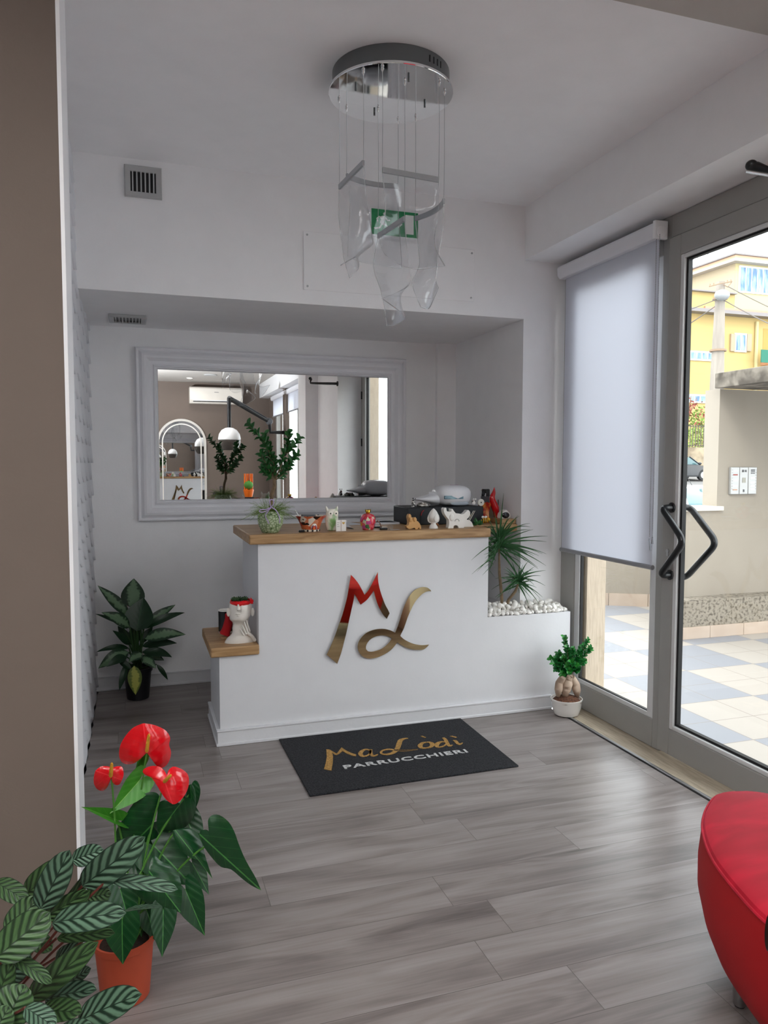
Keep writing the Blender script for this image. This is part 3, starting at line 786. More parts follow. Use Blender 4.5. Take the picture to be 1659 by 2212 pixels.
sheet([[(305, 1150, 3.05), (365, 1092, 2.97), (425, 1033, 2.89), (484, 975, 2.81)],
       [(308, 1350, 3.08), (370, 1330, 2.93), (440, 1290, 2.87), (505, 1230, 2.84)],
       [(330, 1560, 3.08), (400, 1570, 2.90), (470, 1530, 2.87), (548, 1500, 2.90)],
       [(352, 1700, 3.00), (410, 1690, 2.92), (460, 1640, 2.93), (530, 1590, 2.97)],
       [(385, 1812, 2.92), (450, 1740, 2.98), (430, 1665, 3.08), (320, 1720, 3.14)]], 0, 2)
sheet([[(358, 1068, 3.12), (440, 1100, 3.16), (600, 1125, 3.17), (742, 1145, 3.15)],
       [(390, 1280, 3.20), (500, 1300, 3.12), (620, 1300, 3.12), (738, 1320, 3.15)],
       [(375, 1500, 3.24), (500, 1520, 3.14), (630, 1520, 3.16), (752, 1520, 3.20)],
       [(372, 1660, 3.25), (480, 1700, 3.18), (620, 1725, 3.17), (765, 1745, 3.20)]], 1, 5, .03)
sheet([[(618, 1025, 2.77), (760, 1050, 2.78), (900, 1075, 2.79), (1040, 1100, 2.80)],
       [(645, 1330, 2.75), (740, 1360, 2.84), (900, 1350, 2.84), (1030, 1330, 2.80)],
       [(612, 1560, 2.80), (720, 1570, 2.72), (900, 1600, 2.72), (1000, 1560, 2.83)],
       [(640, 1640, 2.75), (760, 1720, 2.66), (900, 1747, 2.66), (1075, 1725, 2.80)]], 4, 8)
sheet([[(583, 1505, 3.08), (650, 1465, 3.0), (720, 1420, 2.92), (787, 1380, 2.84)],
       [(558, 1720, 3.10), (650, 1700, 2.97), (740, 1650, 2.90), (805, 1620, 2.86)],
       [(610, 1900, 3.10), (680, 1890, 2.97), (760, 1840, 2.92), (830, 1790, 2.90)],
       [(638, 2030, 3.04), (690, 2010, 2.97), (740, 1940, 2.95), (795, 1880, 2.95)],
       [(655, 2160, 2.93), (725, 2150, 3.02), (785, 2090, 3.10), (620, 1960, 3.14)]], 3, 6)
sheet([[(857, 1380, 3.1), (930, 1320, 3.02), (1000, 1285, 2.94), (1068, 1250, 2.86)],
       [(880, 1560, 3.12), (930, 1560, 3.0), (1000, 1480, 2.95), (1060, 1460, 2.88)],
       [(890, 1720, 3.10), (950, 1700, 3.0), (1000, 1640, 2.97), (1030, 1640, 2.90)],
       [(840, 1850, 3.05), (900, 1870, 2.97), (975, 1830, 2.95), (1012, 1820, 2.93)],
       [(900, 2020, 2.95), (940, 2035, 2.97), (968, 2020, 3.02), (1030, 1880, 3.08)]], 7, 9, .025)

# ================================================================== DOORMAT
dm = empty('doormat', (1.25, 3.63, 0), 'dark pile doormat with gold and white lettering in front of the desk', 'doormat')
MC4 = [atz(u, v, 0) for u, v in ((601, 1597), (988, 1549), (1118, 1655), (668, 1720))]
mb = MB(); mb.prism([(p.x, min(p.y-.012, 3.976)) for p in MC4], .0008, .009, axis='z'); mb.build('mat_body', DOORMAT, dm, bevel=.003)
z6 = zm(580, 1530, 2.9625); ZT = .0105
def mp(x, y):
    p = atz(*z6(x, y), ZT); return Vector((p.x, p.y))
def mat_shape(name, polys, m):
    return extrude_outline(name, polys, .0088, .0022, m, dm, 'z')
def brush(pts, w, k=5):
    P = catmull([Vector((*mp(x, y), 0)) for x, y in pts], k); P = [Vector((p.x, p.y)) for p in P]
    n = len(P); ws = []
    for i in range(n):
        t = i/(n-1)*(len(w)-1); a = int(min(t, len(w)-2)); ws.append(w[a]+(w[a+1]-w[a])*(t-a))
    l, r = ribbon2d(P, ws); return l+r[::-1]
mat_shape('lettering', [[mp(x, y) for x, y in [(370, 262), (390, 264), (412, 277), (437, 290), (454, 268), (468, 250), (478, 258), (498, 271), (525, 284), (562, 296), (558, 306), (538, 303), (510, 293), (474, 273), (452, 290), (437, 298), (424, 296), (408, 283), (413, 310), (411, 350), (403, 398), (355, 389), (366, 350), (373, 310)]]], MATGOLD)
mat_shape('lettering', [brush([(893, 191), (868, 194), (845, 205), (835, 228), (825, 255), (800, 282), (762, 294), (730, 292), (720, 280), (735, 268), (772, 262), (820, 268), (880, 270), (955, 262)], [.003, .008, .013, .014, .013, .011, .009, .007, .006, .006, .007, .009, .008, .002])], MATGOLD)
mat_shape('lettering', [brush([(650, 268), (625, 262), (600, 272), (588, 290), (600, 305), (625, 304), (648, 290), (654, 268)], [.007, .006, .010, .012, .010, .006, .005, .006])], MATGOLD)
mat_shape('lettering', [brush([(657, 262), (655, 285), (664, 302), (682, 302), (700, 294)], [.006, .009, .009, .007, .002])], MATGOLD)
mat_shape('lettering', [brush([(1012, 216), (985, 222), (970, 238), (980, 252), (1010, 253), (1040, 245), (1048, 228), (1030, 217), (1008, 217)], [.005, .009, .013, .010, .006, .009, .013, .009, .004])], MATGOLD)
mat_shape('lettering', [[mp(x, y) for x, y in ((972, 178), (985, 176), (1008, 186), (998, 188))]], MATGOLD)
mat_shape('lettering', [brush([(1130, 215), (1105, 214), (1082, 225), (1075, 240), (1090, 248), (1118, 242), (1138, 228)], [.004, .007, .012, .012, .008, .005, .004])], MATGOLD)
mat_shape('lettering', [brush([(1118, 188), (1132, 200), (1145, 225), (1158, 240), (1178, 234)], [.008, .010, .010, .009, .002])], MATGOLD)
mat_shape('lettering', [brush([(1180, 206), (1196, 208), (1208, 222), (1222, 230), (1243, 220)], [.004, .009, .010, .008, .002])], MATGOLD)
mat_shape('lettering', [[mp(x, y) for x, y in ((1160, 178), (1175, 176), (1206, 184), (1196, 188))]], MATGOLD)
# the word below, built-in sans face
def text_mesh(name, s, p0, p1, hgt, m, parent, z, depth=.0022, spacing=1.12, bold=.012):
    tcu = bpy.data.curves.new(name, 'FONT'); tcu.body = s; tcu.space_character = spacing; tcu.extrude = .5; tcu.offset = bold
    to = bpy.data.objects.new(name, tcu); COL.objects.link(to); bpy.context.view_layer.update()
    me = bpy.data.meshes.new_from_object(to.evaluated_get(bpy.context.evaluated_depsgraph_get())); bpy.data.objects.remove(to)
    xs = [v.co.x for v in me.vertices]; ys = [v.co.y for v in me.vertices]
    x0, x1, y0, y1 = min(xs), max(xs), min(ys), max(ys); d = p1-p0; Ln = d.length
    ang = atan2(d.y, d.x)
    S = Matrix.Diagonal((Ln/(x1-x0), hgt/(y1-y0), depth, 1)) @ Matrix.Translation((-x0, -y0, 0))
    me.transform(Matrix.Translation((p0.x, p0.y, z)) @ Matrix.Rotation(ang, 4, 'Z') @ S)
    me.materials.clear(); me.materials.append(m)
    o = bpy.data.objects.new(name, me); COL.objects.link(o)
    if parent: o.parent = parent; o.location = -WP[parent.name]
    WP[o.name] = Vector((0, 0, 0)); return o
a_, b_ = mp(489, 388), mp(1279, 281); c_ = mp(475, 357)
text_mesh('word_lettering', 'PARRUCCHIERI', a_, b_, (c_-a_).length*.74, MATWHITE, dm, .0099, bold=.018)

# ================================================================== LEAF MATERIALS
def leafmat(name, c_dark, c_light, rough=.35, kind='plain', back=None, sss=.0):
    m = mat(name, c_dark, rough); b = base_of(m)
    uv = N(m, 'ShaderNodeUVMap'); s = N(m, 'ShaderNodeSeparateXYZ'); L(m, uv.outputs['UV'], s.inputs[0])
    def M(op, a, b_=None, c=None):
        n = N(m, 'ShaderNodeMath', operation=op)
        for i, x in enumerate((a, b_, c)):
            if x is None: continue
            if isinstance(x, (int, float)): n.inputs[i].default_value = x
            else: L(m, x, n.inputs[i])
        return n.outputs[0]
    av = M('ABSOLUTE', M('SUBTRACT', s.outputs['Y'], .5))
    t = N(m, 'ShaderNodeTexCoord'); nz_ = N(m, 'ShaderNodeTexNoise'); nz_.inputs['Scale'].default_value = 28; nz_.inputs['Detail'].default_value = 5
    L(m, t.outputs['Object'], nz_.inputs['Vector'])
    nf = M('SUBTRACT', nz_.outputs['Fac'], .5)
    if kind == 'plain':
        mid = M('LESS_THAN', av, .012)
        vein = M('MULTIPLY', M('GREATER_THAN', M('SINE', M('MULTIPLY', M('SUBTRACT', s.outputs['X'], M('MULTIPLY', av, .9)), 34)), .985), .22)
        f = M('MAXIMUM', M('MULTIPLY', mid, .75), vein); f = M('ADD', f, M('MULTIPLY', nf, .35))
        c = ramp(m, f, [(0, c_dark), (1, c_light)])
    elif kind == 'stripe':
        w = M('SINE', M('ADD', M('MULTIPLY', M('SUBTRACT', s.outputs['X'], M('MULTIPLY', av, .60)), 40), M('MULTIPLY', nf, 3.5)))
        w = M('ADD', M('MULTIPLY', w, .5), .5)
        edge = M('GREATER_THAN', av, .47); mid = M('LESS_THAN', av, .02)
        f = M('MULTIPLY', w, M('SUBTRACT', 1, M('MAXIMUM', edge, mid)))
        c = ramp(m, f, [(0.12, c_dark), (.70, c_light)])
    else:  # variegated
        d = M('ADD', av, M('MULTIPLY', nf, .75)); d = M('ADD', d, M('MULTIPLY', M('SINE', M('MULTIPLY', s.outputs['X'], 60)), .03))
        c = ramp(m, d, [(.20, c_light), (.34, c_dark)])
    if back:
        g = N(m, 'ShaderNodeNewGeometry'); mx = N(m, 'ShaderNodeMix', data_type='RGBA')
        L(m, g.outputs['Backfacing'], mx.inputs['Factor']); L(m, c, mx.inputs['A']); mx.inputs['B'].default_value = lin(back); c = mx.outputs['Result']
    L(m, c, b.inputs['Base Color'])
    b.inputs['Specular IOR Level'].default_value = .5
    bp = N(m, 'ShaderNodeBump'); bp.inputs['Strength'].default_value = .5 if kind == 'stripe' else .1; bp.inputs['Distance'].default_value = .002
    L(m, M('SINE', M('MULTIPLY', M('SUBTRACT', s.outputs['X'], M('MULTIPLY', av, .8)), 38)), bp.inputs['Height']); L(m, bp.outputs['Normal'], b.inputs['Normal'])
    return m
L_ANTH = leafmat('anthurium_leaf', '0E3A1C', '4A8A42', .28)
L_ANTHL = leafmat('young_leaf', '3C8226', '86B858', .35)
L_CALA = leafmat('striped_leaf', '1A3023', '587560', .4, 'stripe')
L_CALB = leafmat('striped_leaf_olive', '1C321A', '426038', .45, 'stripe')
L_AGLA = leafmat('variegated_leaf', '12311A', '5F7C5C', .4, 'varieg')
L_AGLD = leafmat('dark_leaf', '103018', '1F4A24', .4)
L_YEL = leafmat('yellowing_leaf', '5A6B26', 'A3A548', .5, 'varieg')
L_FIC = leafmat('ficus_leaf', '1B6A30', '5CB052', .25)
L_FICY = leafmat('ficus_young_leaf', '2C8030', '6CC050', .3)
L_BON = leafmat('shrub_leaf', '22592A', '5A9A4A', .3)
L_DRA = leafmat('dracaena_leaf', '2C5A32', '5F8F4E', .4)
SPATHE = leafmat('red_spathe', 'CF0B18', 'E4303A', .2); base_of(SPATHE).inputs['Coat Weight'].default_value = .5
STEMG = mat('green_stem', '4B7F33', .5); STEMR = mat('reddish_stem', '5A2A22', .5); BARK = mat('bark', '6B5A44', .85, bump=.8, bscale=120, var=.25, vscale=40)
YSPAD = mat('yellow_spadix', 'D9A02E', .6, bump=.8, bscale=400)

def camdir(p):
    return (Vector((0, 0, EYE))-p).normalized()
TOW = camdir

# ================================================================== ANTHURIUM (orange pot, by the partition)
z4 = zm(0, 1540, 2.765)
an = empty('anthurium_plant', (-.055, 2.13, 0), 'red flowering anthurium in an orange pot on the floor by the partition', 'potted plant')
PC = (-.052, 2.165)
mb = MB(); mb.lathe([(.062, .0), (.066, .004), (.079, .155), (.083, .158), (.084, .176), (.079, .177), (.076, .158), (.06, .150)], (PC[0], PC[1], 0), 40); mb.build('pot', TERRA, an)
MB().lathe([(.077, .150), (.05, .158), (.001, .160)], (PC[0], PC[1], 0), 30).build('soil', SOIL, an)
def px_w(w, Y, z=2.765):
    return w/z/FPX*Y*1.06
def aleaf(mb, b, t, w, Yb, Yt, droop=.12, fold=.12, tilt=(0, 0, .35), cup=0):
    B_ = at(*z4(*b), Yb); T_ = at(*z4(*t), Yt); n = camdir(B_)+Vector(tilt)
    heart(mb, B_, T_, px_w(w, (Yb+Yt)/2), n, droop, fold, 5, cup); return B_
crown = Vector((PC[0], PC[1], .16))
def stalk(mb, p, bend=.05, r=.003, base=None, side=0):
    b0 = (base or crown)+Vector((random.uniform(-.03, .03), random.uniform(-.03, .03), 0))
    mid = (b0+p)/2+Vector((side, 0, bend)); mid.y += .06; mb.tube(bez(b0, mid, p+Vector((0, .003, 0)), 8), [r*1.2]*4+[r]*5, 6)
leaves_a = [((915, 790), (1160, 1035), 270, 2.22, 2.16, .1), ((1110, 620), (1215, 860), 150, 2.28, 2.22, .1),
            ((1150, 900), (1252, 1082), 110, 2.25, 2.20, .1), ((1110, 1060), (1222, 1335), 165, 2.14, 2.08, .1),
            ((975, 1180), (975, 1465), 150, 2.07, 2.03, .1), ((730, 1240), (728, 1510), 200, 2.04, 2.00, .1), ((880, 1190), (940, 1375), 120, 2.16, 2.12, .1),
            ((720, 1060), (790, 1310), 170, 2.12, 2.08, .1), ((1140, 450), (1160, 600), 100, 2.30, 2.28, .1), ((800, 900), (690, 1040), 150, 2.22, 2.18, .1), ((1000, 1000), (930, 1200), 160, 2.26, 2.2, .1),
            ((800, 1130), (850, 1340), 150, 2.2, 2.16, .1)]
fo = MB(); stm = MB(); random.seed(11)
for b_, t_, w_, Yb, Yt, dr in leaves_a:
    p = aleaf(fo, b_, t_, w_, Yb, Yt, dr, .10, (random.uniform(-.35, .35), 0, random.uniform(.1, .6))); stalk(stm, p, .06)
TL = [((908, 668), [(740, 840), (692, 760), (700, 690), (745, 620), (790, 550), (850, 490), (905, 472), (945, 485), (955, 530), (930, 590), (912, 650), (930, 690), (945, 720), (935, 760), (905, 800), (850, 840), (790, 860)], 2.20, .04, .1, -.5),
      ((1075, 545), [(945, 715), (935, 660), (940, 600), (945, 545), (980, 520), (1040, 520), (1078, 540), (1110, 505), (1150, 520), (1165, 570), (1150, 630), (1110, 680), (1060, 700), (1000, 705)], 2.15, .03, .2, -.5),
      ((1050, 705), [(1270, 992), (1235, 930), (1200, 880), (1150, 870), (1090, 830), (1050, 770), (1030, 710), (1045, 698), (1090, 690), (1140, 690), (1180, 720), (1205, 770), (1225, 850), (1248, 925)], 2.13, .03, .3, .3),
      ((1256, 783), [(1560, 1060), (1500, 1030), (1440, 985), (1380, 935), (1320, 920), (1270, 870), (1225, 810), (1192, 745), (1200, 705), (1235, 698), (1258, 725), (1262, 765), (1250, 700), (1242, 645), (1265, 612), (1310, 610), (1365, 650), (1400, 710), (1425, 780), (1458, 860), (1490, 920), (1530, 990)], 2.09, .035, .2, -.2),
      ((905, 965), [(1078, 1192), (1020, 1180), (960, 1170), (900, 1150), (840, 1110), (795, 1050), (790, 1000), (830, 985), (885, 975), (890, 930), (905, 870), (925, 850), (960, 885), (1020, 910), (1060, 950), (1080, 1010), (1088, 1090)], 2.08, .04, .1, .3),
      ((1140, 470), [(1155, 640), (1120, 560), (1105, 500), (1120, 440), (1150, 428), (1168, 480), (1170, 560)], 2.24, .02, 0, 0)]
for ct_, ol_, Y_, bu_, tx_, ty_ in TL:
    traced(fo, ct_, ol_, Y_, z4, bu_, tx_, ty_); stalk(stm, at(*z4(*ct_), Y_), .05)
fo.build('foliage', L_ANTH, an)
fy = MB()
for b_, t_, w_, Yb, Yt in (((835, 400), (665, 600), 150, 2.22, 2.16), ((700, 640), (508, 560), 80, 2.2, 2.12), ((850, 250), (800, 420), 60, 2.24, 2.22)):
    p = aleaf(fy, b_, t_, w_, Yb, Yt, .1, .4, (.5, 0, .1)); stalk(stm, p, .05)
fy.build('young_foliage', L_ANTHL, an)
stm.build('stems', STEMG, an)
SP = [((877, 236), [(855, 62), (800, 85), (755, 130), (722, 185), (711, 240), (720, 285), (750, 306), (795, 303), (840, 275), (872, 240), (905, 262), (925, 305), (955, 330), (988, 318), (1012, 285), (1022, 235), (1010, 190), (1017, 150), (995, 110), (955, 85), (905, 68)], (876, 232), (890, 125), 2.17, .045, 0, -.25),
      ((664, 378), [(570, 345), (560, 385), (562, 425), (580, 455), (612, 466), (640, 445), (656, 410), (668, 385), (672, 415), (690, 430), (715, 425), (735, 385), (738, 350), (728, 322), (700, 318), (672, 326), (640, 318), (602, 320)], (661, 380), (668, 298), 2.12, .03, 0, -.2),
      ((985, 412), [(1030, 545), (995, 520), (965, 480), (935, 430), (905, 390), (870, 372), (852, 350), (870, 328), (915, 316), (960, 325), (985, 350), (1000, 375), (1005, 345), (1030, 322), (1060, 325), (1100, 345), (1125, 375), (1127, 430), (1110, 480), (1080, 520), (1050, 543)], (980, 412), (1022, 370), 2.11, .045, 0, .3)]
for ct_, ol_, s0, s1, Y_, bu_, tx_, ty_ in SP:
    m_ = MB(); traced(m_, ct_, ol_, Y_, z4, bu_, tx_, ty_, 8)
    f_ = m_.build('flower', SPATHE, an); B_ = at(*z4(*ct_), Y_)
    d0 = at(*z4(*s0), Y_-.008); d1 = at(*z4(*s1), Y_-.04)
    MB().tube([d0+(d1-d0)*t for t in (0, .1, .5, .9, 1)], [.0038, .0054, .0050, .0040, .0015], 10).build('spadix', YSPAD, f_)
    MB().tube(bez(crown+Vector((random.uniform(-.03, .03), 0, 0)), (crown+B_)/2+Vector((-.0, .09, 0)), B_+Vector((0, .004, 0)), 10), .0028, 6).build('flower_stem', STEMG, f_)

# ================================================================== CALATHEA (striped leaves, left foreground)
ca = empty('calathea_plant', (-.34, 1.62, 0), 'striped-leaf calathea plant in the left foreground before the taupe wall', 'potted plant')
CP = Vector((-.36, 1.66, 0))
MB().lathe([(.085, 0), (.09, .004), (.11, .2), (.118, .203), (.118, .225), (.108, .226), (.105, .2), (.08, .195)], (CP.x, CP.y, 0), 36).build('pot', mat('brown_plastic_pot', '4A3026', .5), ca)
MB().lathe([(.107, .195), (.06, .205), (.001, .208)], (CP.x, CP.y, 0), 24).build('soil', SOIL, ca)
obl = lambda t: (1-abs(2*t-1)**2.6)**.62
cal = [((490, 1035), (868, 738), 165, 1.60, 1.52, 0, .05, -.1), ((240, 1175), (418, 818), 150, 1.60, 1.56, 0, .03, .2), ((430, 880), (620, 815), 100, 1.72, 1.70, 0, .05, 0), ((640, 1000), (1065, 1055), 80, 1.56, 1.50, 0, .04, .8),
       ((310, 1255), (755, 1195), 140, 1.54, 1.46, 0, .05, .3), ((-30, 1470), (300, 1190), 190, 1.48, 1.50, 1, .05, .1), ((290, 1240), (590, 860), 80, 1.66, 1.60, 1, .05, -.9), ((40, 1330), (235, 1100), 140, 1.60, 1.62, 1, .04, .2),
       ((145, 1090), (420, 880), 130, 1.75, 1.70, 1, .05, .1), ((-30, 1010), (165, 1130), 100, 1.7, 1.66, 1, .08, .3), ((220, 1240), (540, 1055), 115, 1.62, 1.56, 1, .04, -.2), ((340, 1345), (690, 1315), 80, 1.60, 1.52, 1, .04, .6),
       ((175, 1705), (590, 1365), 130, 1.56, 1.46, 1, .05, -.1), ((35, 1600), (180, 1425), 130, 1.56, 1.55, 0, .04, .2), ((80, 1460), (310, 1615), 70, 1.50, 1.46, 1, .06, .4), ((270, 1710), (578, 1655), 110, 1.58, 1.50, 0, .04, .5),
       ((460, 1850), (848, 1680), 165, 1.47, 1.38, 0, .05, .3), ((20, 1880), (150, 1620), 210, 1.42, 1.45, 1, .05, .2), ((150, 1760), (330, 1880), 110, 1.40, 1.36, 0, .04, .3), ((240, 1780), (490, 1790), 120, 1.52, 1.46, 1, .04, .4),
       ((330, 1465), (490, 1400), 80, 1.64, 1.60, 0, .03, .3), ((400, 1620), (545, 1525), 70, 1.66, 1.62, 0, .03, .3), ((-40, 1760), (75, 1480), 130, 1.50, 1.50, 1, .04, .3), ((500, 1110), (665, 1080), 100, 1.68, 1.66, 1, .03, .3),
       ((740, 1185), (970, 1160), 36, 1.60, 1.54, 0, .05, 1.2), ((470, 1290), (665, 1275), 50, 1.62, 1.56, 1, .04, .9), ((-60, 1950), (60, 1750), 140, 1.40, 1.42, 1, .04, .3), ((170, 1330), (310, 1420), 90, 1.66, 1.62, 1, .03, .3),
       ((330, 1950), (560, 1880), 120, 1.42, 1.36, 0, .04, .3)]
fa = MB(); fb = MB(); cst = MB(); random.seed(5)
for b_, t_, w_, Yb, Yt, kd, arch, tl in cal:
    B_ = at(*z4(*b_), Yb); T_ = at(*z4(*t_), Yt)
    leaf(fa if kd == 0 else fb, B_, T_, px_w(w_, (Yb+Yt)/2)*1.05, camdir(B_)+Vector((.2*random.uniform(-1, 1), 0, tl)), arch, .12, 14, obl, random.uniform(-.2, .2), 4)
    b0 = CP+Vector((random.uniform(-.05, .05), random.uniform(-.05, .05), .20))
    cst.tube(bez(b0, Vector(((b0.x*.7+B_.x*.3), (b0.y+B_.y)/2, (b0.z+B_.z)/2+.05)), B_, 8), [.0035]*5+[.0025]*4, 6)
fa.build('silver_foliage', L_CALA, ca); fb.build('olive_foliage', L_CALB, ca); cst.build('stems', STEMR, ca)

# ================================================================== AGLAONEMA (dark corner)
z8 = zm(190, 1230, 7.213)
ag = empty('aglaonema_plant', (-.02, 5.0, 0), 'variegated leafy plant in a black pot in the dark left corner', 'potted plant')
GP = Vector((-.005, 5.0, 0))
MB().lathe([(.065, 0), (.068, .003), (.085, .175), (.092, .177), (.093, .20), (.086, .201), (.083, .18), (.06, .175)], (GP.x, GP.y, 0), 32).build('pot', mat('black_plastic_pot', '15161A', .4), ag)
MB().lathe([(.085, .175), (.05, .185), (.001, .187)], (GP.x, GP.y, 0), 24).build('soil', SOIL, ag)
lance = lambda t: (sin(pi*t**.75))**.9
agl = [((690, 600), (715, 140), 330, 5.02, 5.04, 0, .0), ((640, 720), (150, 250), 170, 4.98, 4.96, 0, .03), ((760, 960), (870, 440), 400, 4.93, 4.98, 1, .03), ((880, 900), (1365, 550), 150, 5.0, 5.05, 0, .08), ((860, 930), (1512, 672), 120, 4.96, 5.0, 1, .14),
       ((650, 900), (205, 670), 190, 4.92, 4.86, 0, .12), ((520, 850), (108, 690), 60, 5.0, 4.95, 1, .05), ((660, 1180), (465, 880), 150, 5.02, 5.05, 1, .03), ((640, 1170), (380, 950), 110, 4.95, 4.9, 1, .06), ((880, 1080), (1525, 1015), 200, 4.93, 4.9, 0, .14),
       ((840, 1200), (1390, 1150), 140, 4.98, 5.0, 1, .14), ((640, 1230), (125, 1290), 90, 4.97, 4.92, 1, .2), ((640, 1290), (160, 1545), 200, 4.92, 4.86, 0, .2), ((600, 1360), (285, 1520), 130, 4.88, 4.8, 1, .15), ((840, 1290), (1310, 1370), 150, 4.96, 4.98, 1, .2),
       ((880, 1330), (1190, 1420), 130, 5.0, 5.02, 0, .12), ((850, 1360), (1065, 1545), 150, 4.9, 4.82, 0, .12), ((1070, 1480), (1245, 1725), 70, 4.95, 4.95, 1, .1), ((840, 1310), (630, 1450), 160, 4.86, 4.78, 0, .1), ((610, 1470), (488, 1885), 95, 4.92, 4.88, 1, .12),
       ((480, 1400), (690, 1580), 100, 4.92, 4.9, 1, .05), ((820, 1150), (1010, 890), 120, 5.02, 5.05, 1, .03), ((700, 1200), (760, 800), 180, 5.02, 5.03, 1, 0)]
fa = MB(); fb = MB(); s_ = MB(); random.seed(8)
for b_, t_, w_, Yb, Yt, kd, arch in agl:
    B_ = at(*z8(*b_), Yb); T_ = at(*z8(*t_), Yt)
    leaf(fa if kd == 0 else fb, B_, T_, w_/7.213/FPX*5.2, camdir(B_)+Vector((0, 0, .5)), arch, .12, 10, lance, random.uniform(-.2, .2), 3)
    b0 = GP+Vector((random.uniform(-.02, .02), random.uniform(-.02, .02), .18+.5*max(0, B_.z-.4)))
    s_.tube(bez(b0, (b0+B_)/2+Vector((0, 0, .02)), B_, 6), .004, 6)
for k in range(3):
    b0 = GP+Vector((-.02+.02*k, 0, .18)); s_.tube([b0, b0+Vector((.005, 0, .2)), b0+Vector((.0, 0, .36))], .007, 8)
fa.build('variegated_foliage', L_AGLA, ag); fb.build('dark_foliage', L_AGLD, ag); s_.build('stems', mat('dark_green_stem', '2B4A24', .5), ag)
yl = MB(); B_ = at(*z8(720, 1500), 4.89); T_ = at(*z8(742, 1955), 4.86); leaf(yl, B_, T_, .085, camdir(B_)+Vector((0, 0, .3)), .05, .1, 10, lance, .1); yl.build('yellow_leaf', L_YEL, ag)

# ================================================================== DRACAENA in the planter
za = zm(860, 1040, 4.1475)
dr = empty('dracaena_plant', (2.14, 4.12, .59), 'spiky two-stemmed dracaena planted among the white pebbles beside the desk', 'potted plant')
YD = 4.11
t1 = [at(*za(x, y), YD) for x, y in ((932, 1120), (925, 1000), (908, 820), (905, 700), (905, 600))]
t2 = [at(*za(x, y), YD) for x, y in ((965, 1125), (990, 1060), (1050, 985), (1075, 920))]
MB().tube([t1[0]-Vector((0, 0, .03))]+t1, [.0105, .0105, .010, .009, .007, .005], 8).build('trunk', BARK, dr)
MB().tube([t2[0]-Vector((0, 0, .03))]+t2, [.010, .010, .0095, .009, .006], 8).build('trunk', BARK, dr)
def clampd(p):
    p = Vector(p)
    if p.x > 2.26: p.y = min(p.y, 4.165)
    if p.x < 2.0 and p.z < 1.17: p.y = min(p.y, 3.955)
    p.z = max(p.z, .63); p.y = max(p.y, 3.90); return p
def blade(mb, b0, d, Ln, w, droop, tipped=None):
    pts = []
    up = Vector((0, 0, 1))
    for i in range(9):
        t = i/8; pts.append(clampd(b0+d*(Ln*t)-up*(droop*Ln*t*t)))
    rows = []; uvs = []
    for i, p in enumerate(pts):
        t = i/8; tg = (pts[min(i+1, 8)]-pts[max(i-1, 0)]); tg.normalize(); sd = tg.cross(camdir(p)+Vector((0, 0, .2))).normalized()
        nn = sd.cross(tg)
        ww = w*.5*(.6+.4*sin(pi*min(1, t*1.6)))*(1-t**2.5)+.0004
        rows.append([p-sd*ww+nn*ww*.35, p, p+sd*ww+nn*ww*.35]); uvs.append([(t, 0.1), (t, .45), (t, .9)])
    mb.grid(rows, uvs=uvs)
random.seed(21); fo = MB()
def rosette(c0, n, Lmin, Lmax, w, up0):
    for i in range(n):
        a = i*2.39996+random.uniform(-.2, .2); el = radians(random.uniform(-25, 78)); s = random.uniform(.85, 1)
        d = Vector((cos(a)*cos(el), sin(a)*cos(el)*.8, sin(el))).normalized()
        h = up0*(i/n-.5)
        blade(fo, c0+Vector((0, 0, h)), d, random.uniform(Lmin, Lmax), w*random.uniform(.7, 1.1), random.uniform(.15, .45))
rosette(at(*za(905, 560), YD), 54, .14, .28, .012, .10)
rosette(at(*za(1080, 895), YD), 50, .10, .20, .010, .05)
for tp, Ln in (((945, 105), 1), ((1340, 490), 1), ((1330, 650), 1), ((1325, 755), 1), ((1210, 430), 1), ((1330, 540), 1), ((1075, 300), 1), ((1250, 770), 1), ((790, 715), 1), ((805, 840), 1), ((860, 260), 1), ((1215, 665), 1)):
    c0 = at(*za(905, 560), YD); T_ = at(*za(*tp), YD-.06); d = T_-c0; dp = .18; Lx = d.length
    blade(fo, c0, (d+Vector((0, 0, dp*Lx)))/Lx, Lx, .012, dp)
fo.build('foliage', L_DRA, dr)

# ================================================================== PEBBLES
random.seed(31)
PEB = mat('white_pebble', 'E9E7E2', .6, var=.06, vscale=30, bump=.3, bscale=60)
pk = []
def pebmesh(i):
    m_ = MB(); rg = random.Random(i); a, b, c = rg.uniform(.012, .018), rg.uniform(.010, .013), rg.uniform(.008, .011)
    m_.ball((0, 0, 0), 1, 10, m=7)
    m_.v = [tuple(Vector((x*a, y*b, z*c))*(1+.22*noise.noise(Vector((x*1.3+i*3, y*1.3, z*1.3))))) for x, y, z in m_.v]
    o = m_.build('pebble', PEB, None, origin=(0, 0, 0)); return o
proto = [pebmesh(i) for i in range(7)]
def peb(i, loc, tilt):
    o = proto[i % 7] if i < 7 else proto[i % 7].copy()
    if i >= 7: COL.objects.link(o)
    o.location = loc; o.rotation_euler = tilt; s_ = random.uniform(1.0, 1.42); o.scale = (s_, s_, s_)
    return tag(o, 'small smooth white pebble lying in the planter beside the desk', 'pebble', 'white pebbles filling the planter')
i = 0; z0 = .592
y = 4.008
rows_ = [(4.010, 2.53), (4.036, 2.52), (4.062, 2.53), (4.088, 2.52), (4.114, 2.53), (4.140, 2.52), (4.164, 2.53)]
for k, (yy, xe) in enumerate(rows_):
    x = 1.992+(.014 if k % 2 else 0)
    while x < xe:
        peb(i, (x+random.uniform(-.003, .003), yy+random.uniform(-.003, .003), z0+.010+random.uniform(0, .003)), (random.uniform(-.5, .5), random.uniform(-.5, .5), random.uniform(0, 6))); i += 1
        x += .0285
